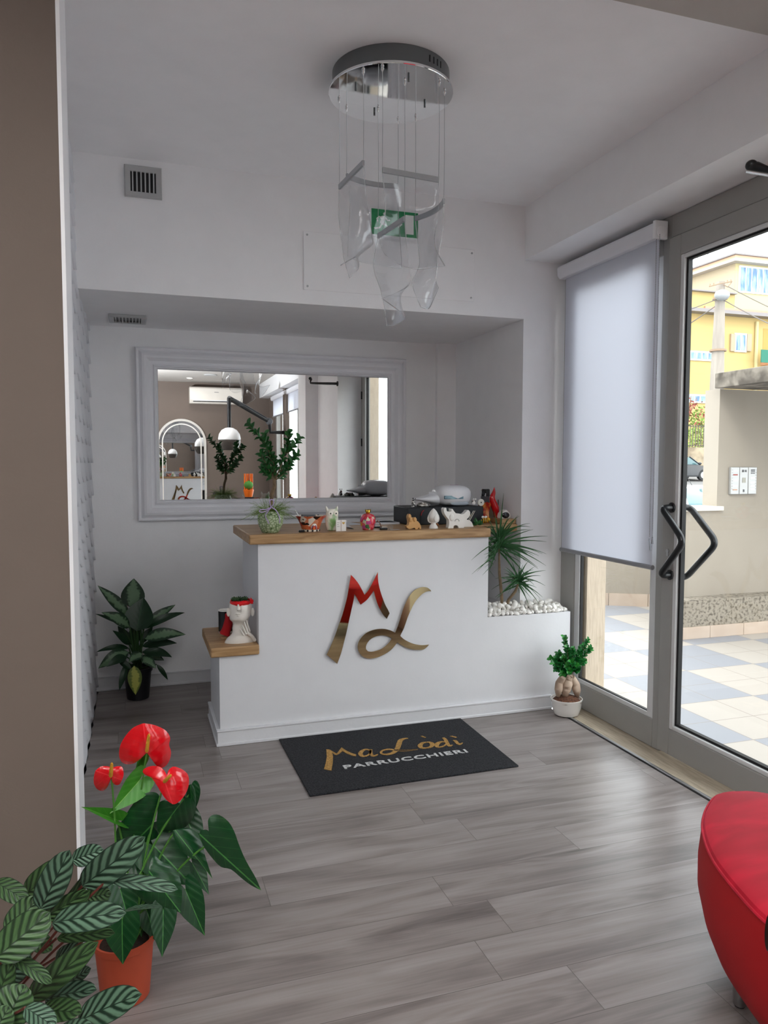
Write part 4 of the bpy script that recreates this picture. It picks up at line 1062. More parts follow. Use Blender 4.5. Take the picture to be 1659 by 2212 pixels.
for k, yy in enumerate((4.025, 4.052, 4.080, 4.108, 4.136, 4.158)):
    x = 2.0+(.013 if k % 2 else 0)
    while x < 2.52:
        if random.random() < .55+.12*min(k, 3)-.0: peb(i, (x+random.uniform(-.006, .006), yy+random.uniform(-.004, .004), z0+.028+random.uniform(0, .004)), (random.uniform(-1, 1), random.uniform(-1, 1), random.uniform(0, 6))); i += 1
        x += .031
for k in range(26):
    peb(i, (random.uniform(2.02, 2.50), random.uniform(4.06, 4.15), z0+.048+random.uniform(-.004, .006)), (random.uniform(-1, 1), random.uniform(-1, 1), random.uniform(0, 6))); i += 1
for yy in (4.19, 4.22, 4.26):
    x = 1.995
    while x < 2.27:
        peb(i, (x, yy, z0+.018+random.uniform(0, .014)), (random.uniform(-1, 1), random.uniform(-1, 1), 0)); i += 1; x += .033

# ================================================================== FICUS GINSENG by the door
zf = zm(1160, 1340, 9.219)
fg = empty('ficus_ginseng', (2.43, 3.865, 0), 'small ficus ginseng with swollen roots in a white bowl by the window frame', 'potted plant')
FP = Vector((2.432, 3.862, .003))
MB().lathe([(.062, 0), (.072, .004), (.086, .045), (.090, .085), (.093, .09), (.094, .098), (.089, .098), (.086, .085), (.06, .078)], tuple(FP), 40).build('pot', WGLAZE, fg)
MB().lathe([(.088, .082), (.07, .098), (.04, .11), (.001, .114)], tuple(FP), 26, wob=lambda a, z: 1+.05*sin(5*a)).build('bark_mulch', mat('bark_mulch', '5B3B2A', .95, bump=1, bscale=70, var=.6, vscale=90), fg)
rt = MB(); ROOT = mat_noise2('ficus_root', '8C7361', 'B09C8A', 9, .75, (1, 1, .6), .35, .65, .4)
def zfp(x, y, Y=3.86): return at(*zf(x, y), Y)
for path, rr in ((((640, 1130), (620, 1250), (570, 1400), (560, 1520)), (.020, .029, .027, .014)), (((690, 1130), (760, 1280), (790, 1400), (800, 1530)), (.018, .028, .024, .010)), (((520, 1130), (450, 1250), (430, 1380), (420, 1500)), (.018, .025, .024, .012)), (((610, 1080), (600, 1200), (590, 1300), (590, 1400)), (.014, .03, .03, .025)), (((640, 1150), (640, 1050), (660, 950), (680, 880)), (.022, .018, .014, .010))):
    pts = catmull([zfp(*q, 3.86+.02*((k % 2)-.5)) for k, q in enumerate(path)], 4)
    rads = [rr[min(3, int(j/4))]+(rr[min(3, int(j/4)+1)]-rr[min(3, int(j/4))])*(j/4 % 1) for j in range(len(pts))]
    rt.tube(pts, rads, 14)
rt.build('root_trunk', ROOT, fg)
br = MB(); fo = MB(); fy_ = MB(); random.seed(44)
ov = lambda t: (sin(pi*t**1.25))**.75
def sprig(fm_, fy2, p0, p1, n, L0, W0, rb=.0022, brm=None, spread=1.0):
    d = (p1-p0); dn = d.normalized(); u = dn.cross(Vector((.3, 1, .2))).normalized(); w = dn.cross(u)
    if brm: brm.tube([p0, (p0+p1)/2+u*.003, p1], [rb, rb*.8, rb*.5], 5)
    for i in range(n):
        t = .15+.85*i/max(1, n-1); a = i*2.4+random.uniform(-.4, .4); b = p0+d*t
        o = (u*cos(a)+w*sin(a))*spread+dn*(.55+.5*t)+Vector((0, 0, .15)); o.normalize()
        Ln = L0*random.uniform(.75, 1.1); tgt = fy2 if (t > .8 and random.random() < .6) else fm_
        leaf(tgt, b, b+o*Ln, W0*random.uniform(.8, 1.1), camdir(b)*.8+dn*.8+Vector((0, 0, .5)), .06, .25, 6, ov, 0, 2)
c0 = zfp(650, 1000)
for tp, Y in (((545, 360), 3.85), ((600, 560), 3.83), ((1010, 400), 3.84), ((1060, 570), 3.82), ((900, 520), 3.88), ((280, 780), 3.83), ((350, 860), 3.80), ((400, 970), 3.82), ((720, 590), 3.85), ((520, 760), 3.82), ((680, 840), 3.78), ((830, 760), 3.83), ((600, 920), 3.80), ((450, 680), 3.88), ((760, 900), 3.8), ((940, 820), 3.84), ((520, 1060), 3.80), ((640, 1010), 3.78), ((790, 1000), 3.84), ((400, 760), 3.84), ((860, 650), 3.84)):
    T_ = zfp(*tp, Y); S_ = c0+(T_-c0)*.45+Vector((0, 0, 0)); br.tube([c0, (c0+T_)/2+Vector((0, 0, -.008)), T_], [.004, .003, .0015], 5)
    sprig(fo, fy_, c0+(T_-c0)*.35, T_, 22, .034, .021)
br.build('branches', BARK, fg); fo.build('foliage', L_FIC, fg); fy_.build('young_foliage', L_FICY, fg)

# ================================================================== THINGS ON THE COUNTER
z3m = zm(270, 720, 2.633)
# --- leafy shrub in a green mesh vase with a lilac ribbon
bs = empty('vase_plant', (.70, 4.07, CT), 'tall leafy green plant in a green mesh-wrapped vase with lilac ribbon', 'potted plant')
V0 = Vector((.697, 4.075, CT))
vm = mat('mesh_wrapped_vase', 'A9B795', .5); b = base_of(vm)
t = N(vm, 'ShaderNodeTexCoord'); vo = N(vm, 'ShaderNodeTexVoronoi', feature='DISTANCE_TO_EDGE'); vo.inputs['Scale'].default_value = 62; L(vm, t.outputs['Object'], vo.inputs['Vector'])
L(vm, ramp(vm, vo.outputs['Distance'], [(.02, '3F5A2C'), (.09, 'A3B48C'), (.5, 'C0C9B2')]), b.inputs['Base Color'])
MB().lathe([(.040, 0), (.046, .004), (.066, .045), (.070, .075), (.064, .105), (.052, .118), (.047, .118), (.055, .10), (.04, .095)], tuple(V0), 36, wob=lambda a, z: 1+.02*sin(7*a+z*40)).build('vase', vm, bs)
def zb(x, y, Y=4.08): return at(*z3m(x, y), Y)
tk = MB()
tk.tube([V0+Vector((0, 0, .09)), zb(835, 920), zb(850, 870), zb(848, 830)], [.009, .010, .011, .008], 8)
brs = [[(848, 830), (835, 740), (815, 660), (790, 610), (705, 525)], [(845, 820), (800, 740), (775, 690)], [(855, 830), (850, 760), (840, 700)], [(855, 830), (885, 760), (905, 690), (930, 630), (932, 575)], [(880, 790), (930, 740), (975, 700)], [(850, 840), (900, 800), (940, 755)], [(848, 830), (800, 800), (780, 770)], [(815, 660), (800, 620), (795, 585)], [(905, 690), (950, 650), (990, 600)]]
fo = MB(); fy_ = MB(); random.seed(2)
for p_ in brs:
    pts = [zb(x, y, 4.08+.02*random.uniform(-1, 1)*k/2) for k, (x, y) in enumerate(p_)]
    tk.tube(pts, [.004-.0028*k/len(pts) for k in range(len(pts))], 6)
    for a_, b_ in zip(pts[(1 if len(pts) > 3 else 0):], pts[(2 if len(pts) > 3 else 1):]):
        sprig(fo, fo, a_, b_, max(3, int((b_-a_).length/.0062)), .046, .027, spread=1.15)
tk.build('branches', BARK, bs); fo.build('foliage', L_BON, bs)
ms = MB(); random.seed(9)
for k in range(420):
    a = random.uniform(0, 2*pi); el = random.uniform(.0, 1.4); r0 = .035; R = random.uniform(.06, .135)
    p0 = V0+Vector((cos(a)*r0*random.random(), sin(a)*r0*random.random(), .10)); d = Vector((cos(a)*cos(el), sin(a)*cos(el)*.8, sin(el)*.8))
    p2 = p0+d*R+Vector((0, 0, -.02+random.uniform(-.02, .02))); p1 = (p0+p2)/2+Vector((random.uniform(-.02, .02), random.uniform(-.02, .02), .025))
    ms.tube(bez(p0, p1, p2, 5), .0006, 3, False)
ms.build('fern_moss', mat('fern_green', '6F8B3E', .7), bs, props={'kind': 'stuff'})
rb = MB()
def strip(mb, pts, w):
    P = catmull(pts, 5); rows = []
    for i, p in enumerate(P):
        tg = (P[min(i+1, len(P)-1)]-P[max(i-1, 0)]).normalized(); sd = tg.cross(camdir(p)).normalized()*w*.5; rows.append([p-sd, p+sd])
    mb.grid(rows)
zr = zm(500, 1040, 8.295)
def zrp(x, y, Y=3.995): return at(*zr(x, y), Y)
strip(rb, [zrp(705, 460), zrp(690, 400), zrp(690, 340), zrp(725, 325), zrp(755, 350), zrp(750, 410), zrp(712, 455)], .006)
strip(rb, [zrp(705, 465), zrp(620, 500), zrp(530, 505), zrp(500, 530), zrp(540, 550), zrp(620, 530), zrp(700, 480)], .006)
strip(rb, [zrp(700, 470), zrp(650, 540), zrp(605, 610), zrp(640, 690), zrp(675, 760)], .006)
strip(rb, [zrp(712, 465), zrp(780, 500), zrp(830, 570), zrp(862, 660), zrp(862, 750)], .006)
rb.build('ribbon', mat('lilac_ribbon', 'A897BC', .5), bs, solid=.0008)

def cpt(u, v, Y): return at(u, v, Y)
zo = zm(620, 1080, 6.381)
# --- flared patterned bowl
bw = empty('patterned_bowl', (.926, 4.10, CT), 'flared ceramic bowl with orange and black folk pattern beside the vase', 'bowl')
pm = mat('folk_pattern_glaze', 'D9CFC2', .3); b = base_of(pm)
t = N(pm, 'ShaderNodeTexCoord'); vo = N(pm, 'ShaderNodeTexVoronoi'); vo.inputs['Scale'].default_value = 26; L(pm, t.outputs['Object'], vo.inputs['Vector'])
vc = N(pm, 'ShaderNodeSeparateColor'); L(pm, vo.outputs['Color'], vc.inputs[0])
rc = ramp(pm, vc.outputs[0], [(0, 'C9683F'), (.28, 'D98C6A'), (.45, '26130F'), (.6, 'E2DACD'), (.78, 'B3372A')], 'CONSTANT')
rr_ = ramp(pm, vo.outputs['Distance'], [(0, '1A1210'), (.18, 'FFFFFF')], 'CONSTANT')
mx = N(pm, 'ShaderNodeMix', data_type='RGBA', blend_type='MULTIPLY'); mx.inputs['Factor'].default_value = 1; L(pm, rc, mx.inputs['A']); L(pm, rr_, mx.inputs['B']); L(pm, mx.outputs['Result'], b.inputs['Base Color'])
MB().lathe([(.048, .0), (.049, .004), (.050, .012), (.058, .04), (.070, .066), (.086, .084), (.088, .087), (.083, .087), (.067, .07), (.05, .03), (.04, .01), (.001, .008)], (.926, 4.10, CT), 40).build('bowl_body', pm, bw)
MB().lathe([(.0495, .0002), (.0515, .001), (.0518, .011), (.0502, .012)], (.926, 4.10, CT), 24, wob=None).build('foot_band', mat('cream_glaze', 'DDD3C3', .3), bw)
for k in range(12):
    a = 2*pi*k/12; MB().box(-.0045, .0045, -.0006, .0006, .001, .011, Matrix.Translation((.926+.0522*cos(a), 4.10+.0522*sin(a), CT)) @ Matrix.Rotation(a+pi/2, 4, 'Z')).build('foot_mark', BLACK, bw, smooth=False)
for cx_, r_, c_, zc2 in ((0, .022, 'E8E2DA', .018), (0, .0185, '6E4A6C', .018), (0, .014, 'B5382B', .018), (0, .008, 'E0702A', .018)):
    pass
def on_bowl(a, zz_, out=.0):
    prof = [(.050, .012), (.058, .04), (.070, .066), (.086, .084)]
    for (r0, z0_), (r1, z1_) in zip(prof, prof[1:]):
        if z0_ <= zz_ <= z1_:
            r = r0+(r1-r0)*(zz_-z0_)/(z1_-z0_); return Vector((.926+(r+out)*sin(a)*1, 4.10-(r+out)*cos(a), CT+zz_))
    return Vector((.926, 4.05, CT))
for R, c_, o_ in ((.34, 'E8E2DA', .0016), (.29, '6E4A6C', .0020), (.22, 'B5382B', .0024), (.13, 'E0702A', .0028)):
    m_ = MB(); rows = []
    for i in range(2):
        rr = R*(i if i else .02); rows.append([on_bowl(.15+rr*sin(pi*(j/12)-pi/2), .0125+rr*cos(pi*(j/12)-pi/2)*.10, o_) for j in range(13)])
    m_.grid(rows); m_.build('rainbow_arc', mat('arc_'+c_, c_, .3), bw, solid=.0006)
MB().tube([on_bowl(-.55, .040, .001), on_bowl(-.55, .043, -.003)], .012, 14).build('painted_dot', BLACK, bw)
def pen(name, p0, p1, r, m, label, cat='pen', group=None):
    p0 = Vector(p0); p1 = Vector(p1); d = p1-p0
    o = MB().tube([p0, p0+d*.06, p0+d*.9, p1], [r*.3, r, r, r*.5], 10).build(name, m, None, origin=p0); return tag(o, label, cat, group)
pen('pen', (.89, 4.08, CT+.025), (.845, 4.13, CT+.118), .0035, WPLAS, 'white pen leaning out of the patterned bowl on the counter')
g = BX(.872, .95, 4.075, 4.10, CT+.074, CT+.094).build('calculator', mat('dark_grey_plastic', '55585C', .4), None, bevel=.003); tag(g, 'small dark grey device resting in the patterned bowl', 'gadget')
o = BX(.882, .915, 4.035, 4.052, CT, CT+.012).build('lighter', BLACK, None, bevel=.004); o.data.transform(Matrix.Translation((-.035, 0, 0))); tag(o, 'small black lighter lying left of the patterned bowl', 'lighter')
# --- owl figurine and card
ow = empty('owl_figurine', (1.045, 4.09, CT), 'white and green ceramic owl figurine with a small tag card', 'figurine')
om = mat_noise2('owl_paint', '7FA868', 'E6E2D6', 16, .4, (1, 1, .4), .40, .5, .1)
prof = [(.018, 0), (.026, .004), (.034, .03), (.038, .06), (.036, .09), (.031, .112), (.022, .122), (.001, .124)]
OB = MB().lathe(prof, (1.045, 4.09, CT), 24, 1, .62); OB.build('body', om, ow)
for s in (-1, 1):
    MB().tube([(1.045+s*.022, 4.09, CT+.108), (1.045+s*.029, 4.088, CT+.125), (1.045+s*.033, 4.088, CT+.140)], [.011, .008, .001], 10).build('ear', om, ow)
for s in (-1, 1):
    e = MB().ball((1.048+s*.016, 4.068, CT+.098), .014, 16, 1, .35, 1.1).build('eye', mat('cream_eye', 'EEE8DA', .3), ow)
    MB().ball((1.048+s*.016, 4.0625, CT+.098), .004, 10, 1, .5, 1).build('pupil', BLACK, e)
MB().tube([(1.050, 4.063, CT+.093), (1.051, 4.059, CT+.082)], [.004, .0005], 8).build('beak', mat('pale_green', '9FCFA0', .4), ow)
cd = BX(1.058, 1.116, 4.045, 4.0465, CT, CT+.062).build('tag_card', mat('white_card', 'EDEBE6', .7), ow, smooth=False)
BX(1.086, 1.0878, 4.0440, 4.045, CT+.001, CT+.061).build('card_ribbon', mat('brown_string', '7A4E37', .6), cd, smooth=False)
for k in range(3):
    BX(1.064, 1.078-.004*(k % 2), 4.0444, 4.045, CT+.046-.010*k, CT+.0475-.010*k).build('card_line', mat('grey_ink', '7F7C78', .7), cd, smooth=False)
MB().prism([(1.101+.007*sin(a)**3*1.1, CT+.045+.0005*(13*cos(a)-5*cos(2*a)-2*cos(3*a)-cos(4*a))*.9) for a in [2*pi*k/24 for k in range(24)]], 4.0443, 4.045).build('card_heart', mat('gold_foil', 'C9A24E', .4, metal=.6), cd)
# --- crowned colourful ball
cb = empty('crowned_ornament', (1.256, 4.085, CT), 'round multicoloured floral ornament topped with a tiny gold crown', 'ornament')
fm_ = mat('floral_decoupage', 'C03A48', .25, coat=.6); b = base_of(fm_)
t = N(fm_, 'ShaderNodeTexCoord'); vo = N(fm_, 'ShaderNodeTexVoronoi'); vo.inputs['Scale'].default_value = 52; L(fm_, t.outputs['Object'], vo.inputs['Vector'])
vc = N(fm_, 'ShaderNodeSeparateColor'); L(fm_, vo.outputs['Color'], vc.inputs[0])
L(fm_, ramp(fm_, vc.outputs[0], [(0, 'C4283E'), (.22, 'D9606A'), (.4, '3E6E9A'), (.52, 'C9C7A8'), (.66, '4A7A4C'), (.8, 'B94A8A'), (.9, 'D98A3A')], 'CONSTANT'), b.inputs['Base Color'])
MB().lathe([(.024, 0), (.030, .002), (.040, .022), (.0455, .048), (.043, .070), (.033, .086), (.018, .093), (.001, .094)], (1.256, 4.085, CT), 30, wob=lambda a, z: 1+.02*cos(6*a)).build('ball_body', fm_, cb)
cw = MB(); rows = []
for r_, z_, sp_ in ((.010, .092, 0), (.012, .100, 0), (.016, .112, .006)):
    rows.append([Vector((1.256+r_*cos(2*pi*k/20), 4.085+r_*sin(2*pi*k/20), CT+z_+(sp_ if k % 4 == 0 else (-sp_*.8 if k % 4 == 2 else 0)))) for k in range(20)])
cw.grid(rows, closeu=True); cw.build('crown', mat('shiny_gold', 'E0B84A', .15, metal=1), cb, solid=.002)
tr = MB(); tr.tube(catmull([Vector(at(*zo(x, y), 4.08)) for x, y in ((1240, 285), (1275, 310), (1292, 360), (1288, 400))], 4), [.004]*4+[.003]*9, 8)
tr.build('curved_stem', mat('brown_glaze', '7A5A4A', .3), cb)
# --- papers, pens, keys
def paper(pts, z, name, label, th=.0006, m=None):
    o = MB().prism([(p[0], p[1]) for p in pts], z, z+th, axis='z').build(name, m or mat('white_sheet', 'D9DBE0', .8), None, smooth=False, origin=(pts[0][0], pts[0][1], z)); return tag(o, label, 'paper', 'loose papers on the counter')
paper([(1.10, 4.32), (1.22, 4.30), (1.24, 4.52), (1.12, 4.55)], CT, 'paper_sheet', 'white paper sheet lying behind the owl figurine and pen')
paper([(1.20, 4.40), (1.34, 4.44), (1.30, 4.64), (1.17, 4.60)], CT+.001, 'paper_sheet', 'white paper sheet lying behind the crowned floral ornament')
nb = MB(); nb.box(1.36, 1.56, 4.40, 4.60, CT, CT+.012); o = nb.build('paper_stack', mat('paper_stack_white', 'CFD2D8', .8, stretch=(1, 1, 60)), None, bevel=.001); tag(o, 'stack of white papers left of the black box', 'paper')
pm2 = MB(); rows = [[Vector((1.37+.17*i/8, 4.42+.15*j, CT+.0135+.010*sin(i/8*pi)*(1-j*.4))) for j in (0, 1)] for i in range(9)]
o = pm2.grid(rows) or pm2.build('curled_sheet', mat('white_sheet', 'D9DBE0', .8), None, solid=.0006) ; tag(o, 'curled white sheet lying on top of the paper stack', 'paper')
pen('pen', at(750, 1134, 4.22)*1 - Vector((0, 0, 0)), Vector(at(764, 1138, 4.15)), .004, BLACK, 'black marker pen lying between owl figurine and crowned ornament')
bpy.data.objects['pen.001'].location.z = CT+.0045; me_ = bpy.data.objects['pen.001'].data
zmin = min(v.co.z for v in me_.vertices); zmax = max(v.co.z for v in me_.vertices)
for v in me_.vertices: v.co.z = v.co.z-(zmin+(zmax-zmin)*0)-.004 if False else v.co.z
ph = BX(1.318, 1.372, 4.18, 4.30, CT, CT+.009).build('mobile_phone', BLACK, None, bevel=.003); tag(ph, 'flat black phone lying right of the crowned ornament', 'phone')
kf = empty('car_key', (1.335, 4.05, CT), 'black car key fob with silver key ring near the counter edge', 'keys')
MB().box(1.318, 1.362, 4.045, 4.072, CT, CT+.012).build('key_fob', BLACK, kf, bevel=.004)
def ring(c, R, r, mtx=Matrix(), n=20):
    pts = [Vector(c)+(mtx @ Vector((R*cos(2*pi*k/n), R*sin(2*pi*k/n), 0))) for k in range(n)]; m_ = MB(); rows = []
    for i, p in enumerate(pts):
        tg = (pts[(i+1) % n]-pts[i-1]).normalized(); u = (p-Vector(c)).normalized(); w = tg.cross(u); rows.append([p+(u*cos(2*pi*k/6)+w*sin(2*pi*k/6))*r for k in range(6)])
    m_.grid(rows, closeu=True, closev=True); return m_
ring((1.382, 4.055, CT+.012), .012, .0012, Matrix.Rotation(radians(60), 3, 'X').to_4x4()).build('key_ring', STEEL, kf)
MB().box(1.375, 1.379, 4.035, 4.06, CT+.0005, CT+.003).box(1.375, 1.395, 4.03, 4.038, CT+.0005, CT+.003).box(1.396, 1.43, 4.035, 4.040, CT+.0005, CT+.0025).build('key_blade', STEEL, kf)
# --- figurines
def elephant(name, px, Y, scale_px, m, label, spots=False):
    """side-on trunk-up elephant built from outline points given in units of its own height; px = (x_left, y_bottom) in photo"""
    pass
zq = zm(870, 1050, 8.7316)
RS = 1.0
def blobby(name, m, parent, segs, sub=1):
    "skinned chain: list of (points, radii) joined into one body"
    vs = []; es_ = []; rs = []
    me = bpy.data.meshes.new(name)
    for pts, rr in segs:
        b_ = None
        for p, r in zip(pts, [x_*RS for x_ in rr]):
            q = next((i for i, v in enumerate(vs) if (v-Vector(p)).length < 1e-5), None)
            if q is None: vs.append(Vector(p)); rs.append(r); q = len(vs)-1
            if b_ is not None and b_ != q: es_.append((b_, q))
            b_ = q
    org = vs[0].copy()
    me.from_pydata([tuple(v-org) for v in vs], es_, [])
    o = bpy.data.objects.new(name, me); COL.objects.link(o)
    sk = o.modifiers.new('skin', 'SKIN'); sk.use_smooth_shade = True
    for i, sv in enumerate(me.skin_vertices[0].data):
        sv.radius = (rs[i], rs[i]); sv.use_root = (i == 0)
    sb = o.modifiers.new('sub', 'SUBSURF'); sb.levels = 2; sb.render_levels = 2
    bpy.context.view_layer.update()
    m2 = bpy.data.meshes.new_from_object(o.evaluated_get(bpy.context.evaluated_depsgraph_get()))
    bpy.data.objects.remove(o); m2.name = name; m2.materials.clear(); m2.materials.append(m)
    for p in m2.polygons: p.use_smooth = True
    o = bpy.data.objects.new(name, m2); COL.objects.link(o); WP[o.name] = org
    if parent: o.parent = parent; o.location = org-WP[parent.name]
    else: o.location = org
    return o
def Q(x, y, Y): return at(*zq(x, y), Y)
RS = 1.35
TAN = mat('tan_ceramic', 'C89A60', .4, var=.05)
e1 = empty('elephant_figurine', (1.53, 4.045, CT), 'small tan ceramic elephant figurine with raised trunk on the counter', 'figurine')
Ye = 4.045
def puffy(name, m, parent, outline, Y, th, bev=.006, zfun=None):
    zfun = zfun or Q
    pts = catmull([zfun(x, y, Y) for x, y in outline]+[zfun(*outline[0], Y)], 3)[:-1]
    return MB().prism([(p.x, max(CT+.0005, p.z)) for p in pts], Y-th/2, Y+th/2).build(name, m, parent, bevel=bev, seg=4)
puffy('body', TAN, e1, [(118, 522), (138, 545), (150, 590), (180, 600), (215, 590), (245, 615), (245, 650), (270, 665), (305, 710), (325, 760), (322, 812), (292, 812), (288, 775), (270, 800), (272, 822), (225, 822), (215, 790), (180, 785), (150, 800), (100, 805), (60, 775), (55, 745), (85, 735), (100, 700), (95, 640), (85, 590), (95, 545)], 4.05, .034)
for x, y in ((150, 635), (228, 630)): MB().ball(Q(x, y, 4.030), .0115, 12, .75, .35, 1.2).build('ear', TAN, e1)
MB().ball(Q(110, 598, 4.031), .0015, 8).build('eye', BLACK, e1)
WCER = mat('white_ceramic_matte', 'E6E4DF', .35)
# pine-cone finial
pc = empty('pinecone_ornament', (1.652, 4.05, CT), 'white ceramic pine cone bud ornament on a footed base', 'ornament')
c3 = Q(578, 800, 4.05); R_ = 1/8.7316/FPX*4.33
mb = MB(); mb.lathe([(.0135*1.0, 0), (.0145, .002), (.013, .009), (.0078, .020), (.0085, .027), (.0155, .036), (.0170, .048), (.0155, .060), (.0105, .073), (.0045, .083), (.0005, .087)], (0, 0, 0), 28)
sc = 1.38; mb.v = [tuple(Vector((x*sc*1.35, y*sc*1.35, z*sc*.98))+Vector((c3.x, 4.05, CT))) for x, y, z in mb.v]; mb.build('cone_body', WCER, pc)
for s in (-1, 1):
    m_ = MB(); P = [Vector((c3.x+s*a, 4.05, CT+z_)) for a, z_ in ((.016, .034), (.030, .042), (.034, .060), (.033, .078))]
    m_.tube(catmull(P, 4), [.004]*5+[.0045]*4+[.003, .002, .0015, .0005], 8); m_.build('side_leaf', WCER, pc)
lf_ = MB(); leaf(lf_, Vector((c3.x+.004, 4.019, CT+.038)), Vector((c3.x+.006, 4.022, CT+.085)), .030, (0, -1, 0), .12, -.1, 8); lf_.build('front_leaf', WCER, pc, solid=.002)
# small floral bead ball behind
o = MB().ball((c3.x+.05, 4.12, CT+.0125), .0125, 14).build('beaded_ball', mat_noise2('orange_beads', '7A4520', 'C9884A', 90, .3, (1, 1, 1), .45, .55, .6), None); tag(o, 'little orange beaded ball right of the white pine cone ornament', 'ornament')
# white elephant
e2 = empty('elephant_figurine', (1.775, 4.05, CT), 'white ceramic elephant figurine with raised trunk and painted flower', 'figurine')
Yw = 4.05
puffy('body', WCER, e2, [(770, 405), (795, 410), (800, 450), (815, 475), (850, 480), (895, 470), (888, 435), (905, 425), (925, 445), (950, 480), (985, 515), (1040, 515), (1090, 545), (1125, 600), (1138, 680), (1120, 805), (1030, 805), (1025, 770), (1000, 740), (965, 735), (935, 750), (922, 800), (835, 805), (848, 720), (845, 640), (820, 600), (780, 545), (755, 490), (750, 430)], 4.05, .042, .008)
MB().ball(Q(925, 590, Yw-.022), .019, 16, .75, .25, 1.15).build('ear', WCER, e2)
for a in range(5):
    aa = radians(20+a*35); p = Q(1025+40*cos(aa), 660-45*sin(aa)+10, Yw-.0245)
    MB().ball(p, .0026, 8, .6, .3, 1.2).build('flower_petal', BLACK, e2)
e3 = empty('bird_figurine', (1.87, 4.10, CT), 'white ceramic bird figurine with gold band and two sticks', 'figurine')
Yb_ = 4.11
puffy('body', WCER, e3, [(1215, 450), (1240, 480), (1245, 540), (1215, 590), (1180, 625), (1230, 640), (1275, 680), (1300, 740), (1302, 795), (1150, 798), (1110, 700), (1090, 600), (1080, 530), (1120, 525), (1160, 490), (1190, 455)], Yb_, .040, .007)
MB().tube([Q(1228, 470, Yb_-.012), Q(1255, 520, Yb_-.012), Q(1275, 560, Yb_-.012)], [.003, .0035, .002], 8).build('gold_band', mat('shiny_gold', 'E0B84A', .15, metal=1), e3)
for dx in (0, 28):
    MB().tube([Q(1235+dx, 650, Yb_-.006), Q(1335+dx, 465, Yb_-.006)], .0017, 6).build('stick', mat('pale_stick', 'CFC9BC', .5), e3)
# black box
bx = BX(1.580, 2.085, 4.30, 4.58, CT, CT+.108).build('storage_box', mat('charcoal_box', '1E2226', .5), None, bevel=.006, origin=(1.58, 4.3, CT)); tag(bx, 'long charcoal box under the white appliance at the counter end', 'box')
BT = CT+.1085
BX(1.655, 1.662, 4.2985, 4.2998, CT+.02, CT+.108).build('box_strap', BLACK, bx, smooth=False)
m_ = MB(); strip(m_, [Q(400, 455, 4.295), Q(365, 490, 4.294), Q(345, 560, 4.294)], .004); m_.build('red_ribbon', mat('red_satin', 'B01822', .4), bx, solid=.0006)
# appliance
apn = empty('nail_lamp', (1.90, 4.43, BT), 'rounded white appliance with blue window on top of the charcoal box', 'appliance')
def superbox(mb, c, a, b_, h, n=3.2, rows=12, k=32, taper=None):
    R = []
    for i in range(rows+1):
        ph = -pi/2+pi*i/rows; cz = (abs(sin(ph))**(2/n))*(1 if sin(ph) > 0 else -1); cr = max(.001, abs(cos(ph))**(2/n))
        row = []
        for j in range(k):
            th = 2*pi*j/k; x = (abs(cos(th))**(2/n))*(1 if cos(th) > 0 else -1); y = (abs(sin(th))**(2/n))*(1 if sin(th) > 0 else -1)
            q = taper(x, cz) if taper else 1
            row.append(Vector((c[0]+a*x*cr, c[1]+b_*y*cr, c[2]+h*cz*q)))
        R.append(row)
    s0 = mb.grid(R, closeu=True); return mb
apm = mat('appliance_white', 'E4E6EA', .3, coat=.3)
superbox(MB(), (1.918, 4.43, BT+.066), .118, .11, .066, 3.0).build('main_body', apm, apn)
superbox(MB(), (1.765, 4.43, BT+.045), .105, .07, .045, 2.4, taper=lambda x, z: .62+.38*max(-1, x)).build('handle_end', apm, apn)
wz = [Q(x, y, 4.318) for x, y in ((800, 185), (1150, 182), (1150, 245), (800, 248))]
m_ = MB(); b_ = [m_.vert((p.x, 4.3215, p.z)) for p in wz]+[m_.vert((p.x, 4.335, p.z)) for p in wz]
m_.face(0, 1, 2, 3); m_.face(7, 6, 5, 4)
for i_ in range(4): m_.face(i_, i_+4, (i_+1) % 4+4, (i_+1) % 4)
m_.build('display_window', mat_noise2('blue_window', '2F5C70', '7FA6B4', 20, .2, (1, 1, 3), .35, .65, 0), apn, bevel=.001)
superbox(MB(), (1.935, 4.335, BT+.018), .062, .012, .012, 2.6).build('vent_lip', mat('pale_blue_grey', 'A9B3BC', .4), apn)
BX(1.905, 1.955, 4.40, 4.42, BT+.1315, BT+.1330).build('sticker', mat('pink_sticker', 'B08EA4', .6), apn, smooth=False)
# zebra & trinkets on the box
zb_ = mat('black_white_pattern', 'E0DFDB', .4); b = base_of(zb_); t = N(zb_, 'ShaderNodeTexCoord'); wv = N(zb_, 'ShaderNodeTexNoise'); wv.inputs['Scale'].default_value = 110; L(zb_, t.outputs['Object'], wv.inputs['Vector']); L(zb_, ramp(zb_, wv.outputs['Fac'], [(.44, '15151A'), (.5, 'DCDAD4')], 'CONSTANT'), b.inputs['Base Color'])
RS = 1.1
zf_ = empty('zebra_figurine', (1.632, 4.36, BT), 'tiny black and white patterned figurine at the left end of the charcoal box', 'figurine')
blobby('body', zb_, zf_, [([Vector((1.632, 4.36, BT+.016)), Vector((1.635, 4.36, BT+.034)), Vector((1.637, 4.355, BT+.044))], [.012, .010, .009]), ([Vector((1.632, 4.36, BT+.016)), Vector((1.636, 4.36, BT+.006))], [.012, .009])])
for s in (-1, 1): MB().ball((1.637+s*.008, 4.35, BT+.053), .0045, 8).build('ear', zb_, zf_)
sh = mat_noise2('silver_trinket', '55504C', 'D8D4CC', 60, .25, (1, 1, 1), .42, .58, .8); base_of(sh).inputs['Metallic'].default_value = .5
random.seed(3); tk_ = MB()
tk_.ball((0, 0, 0), 1, 18, m=10)
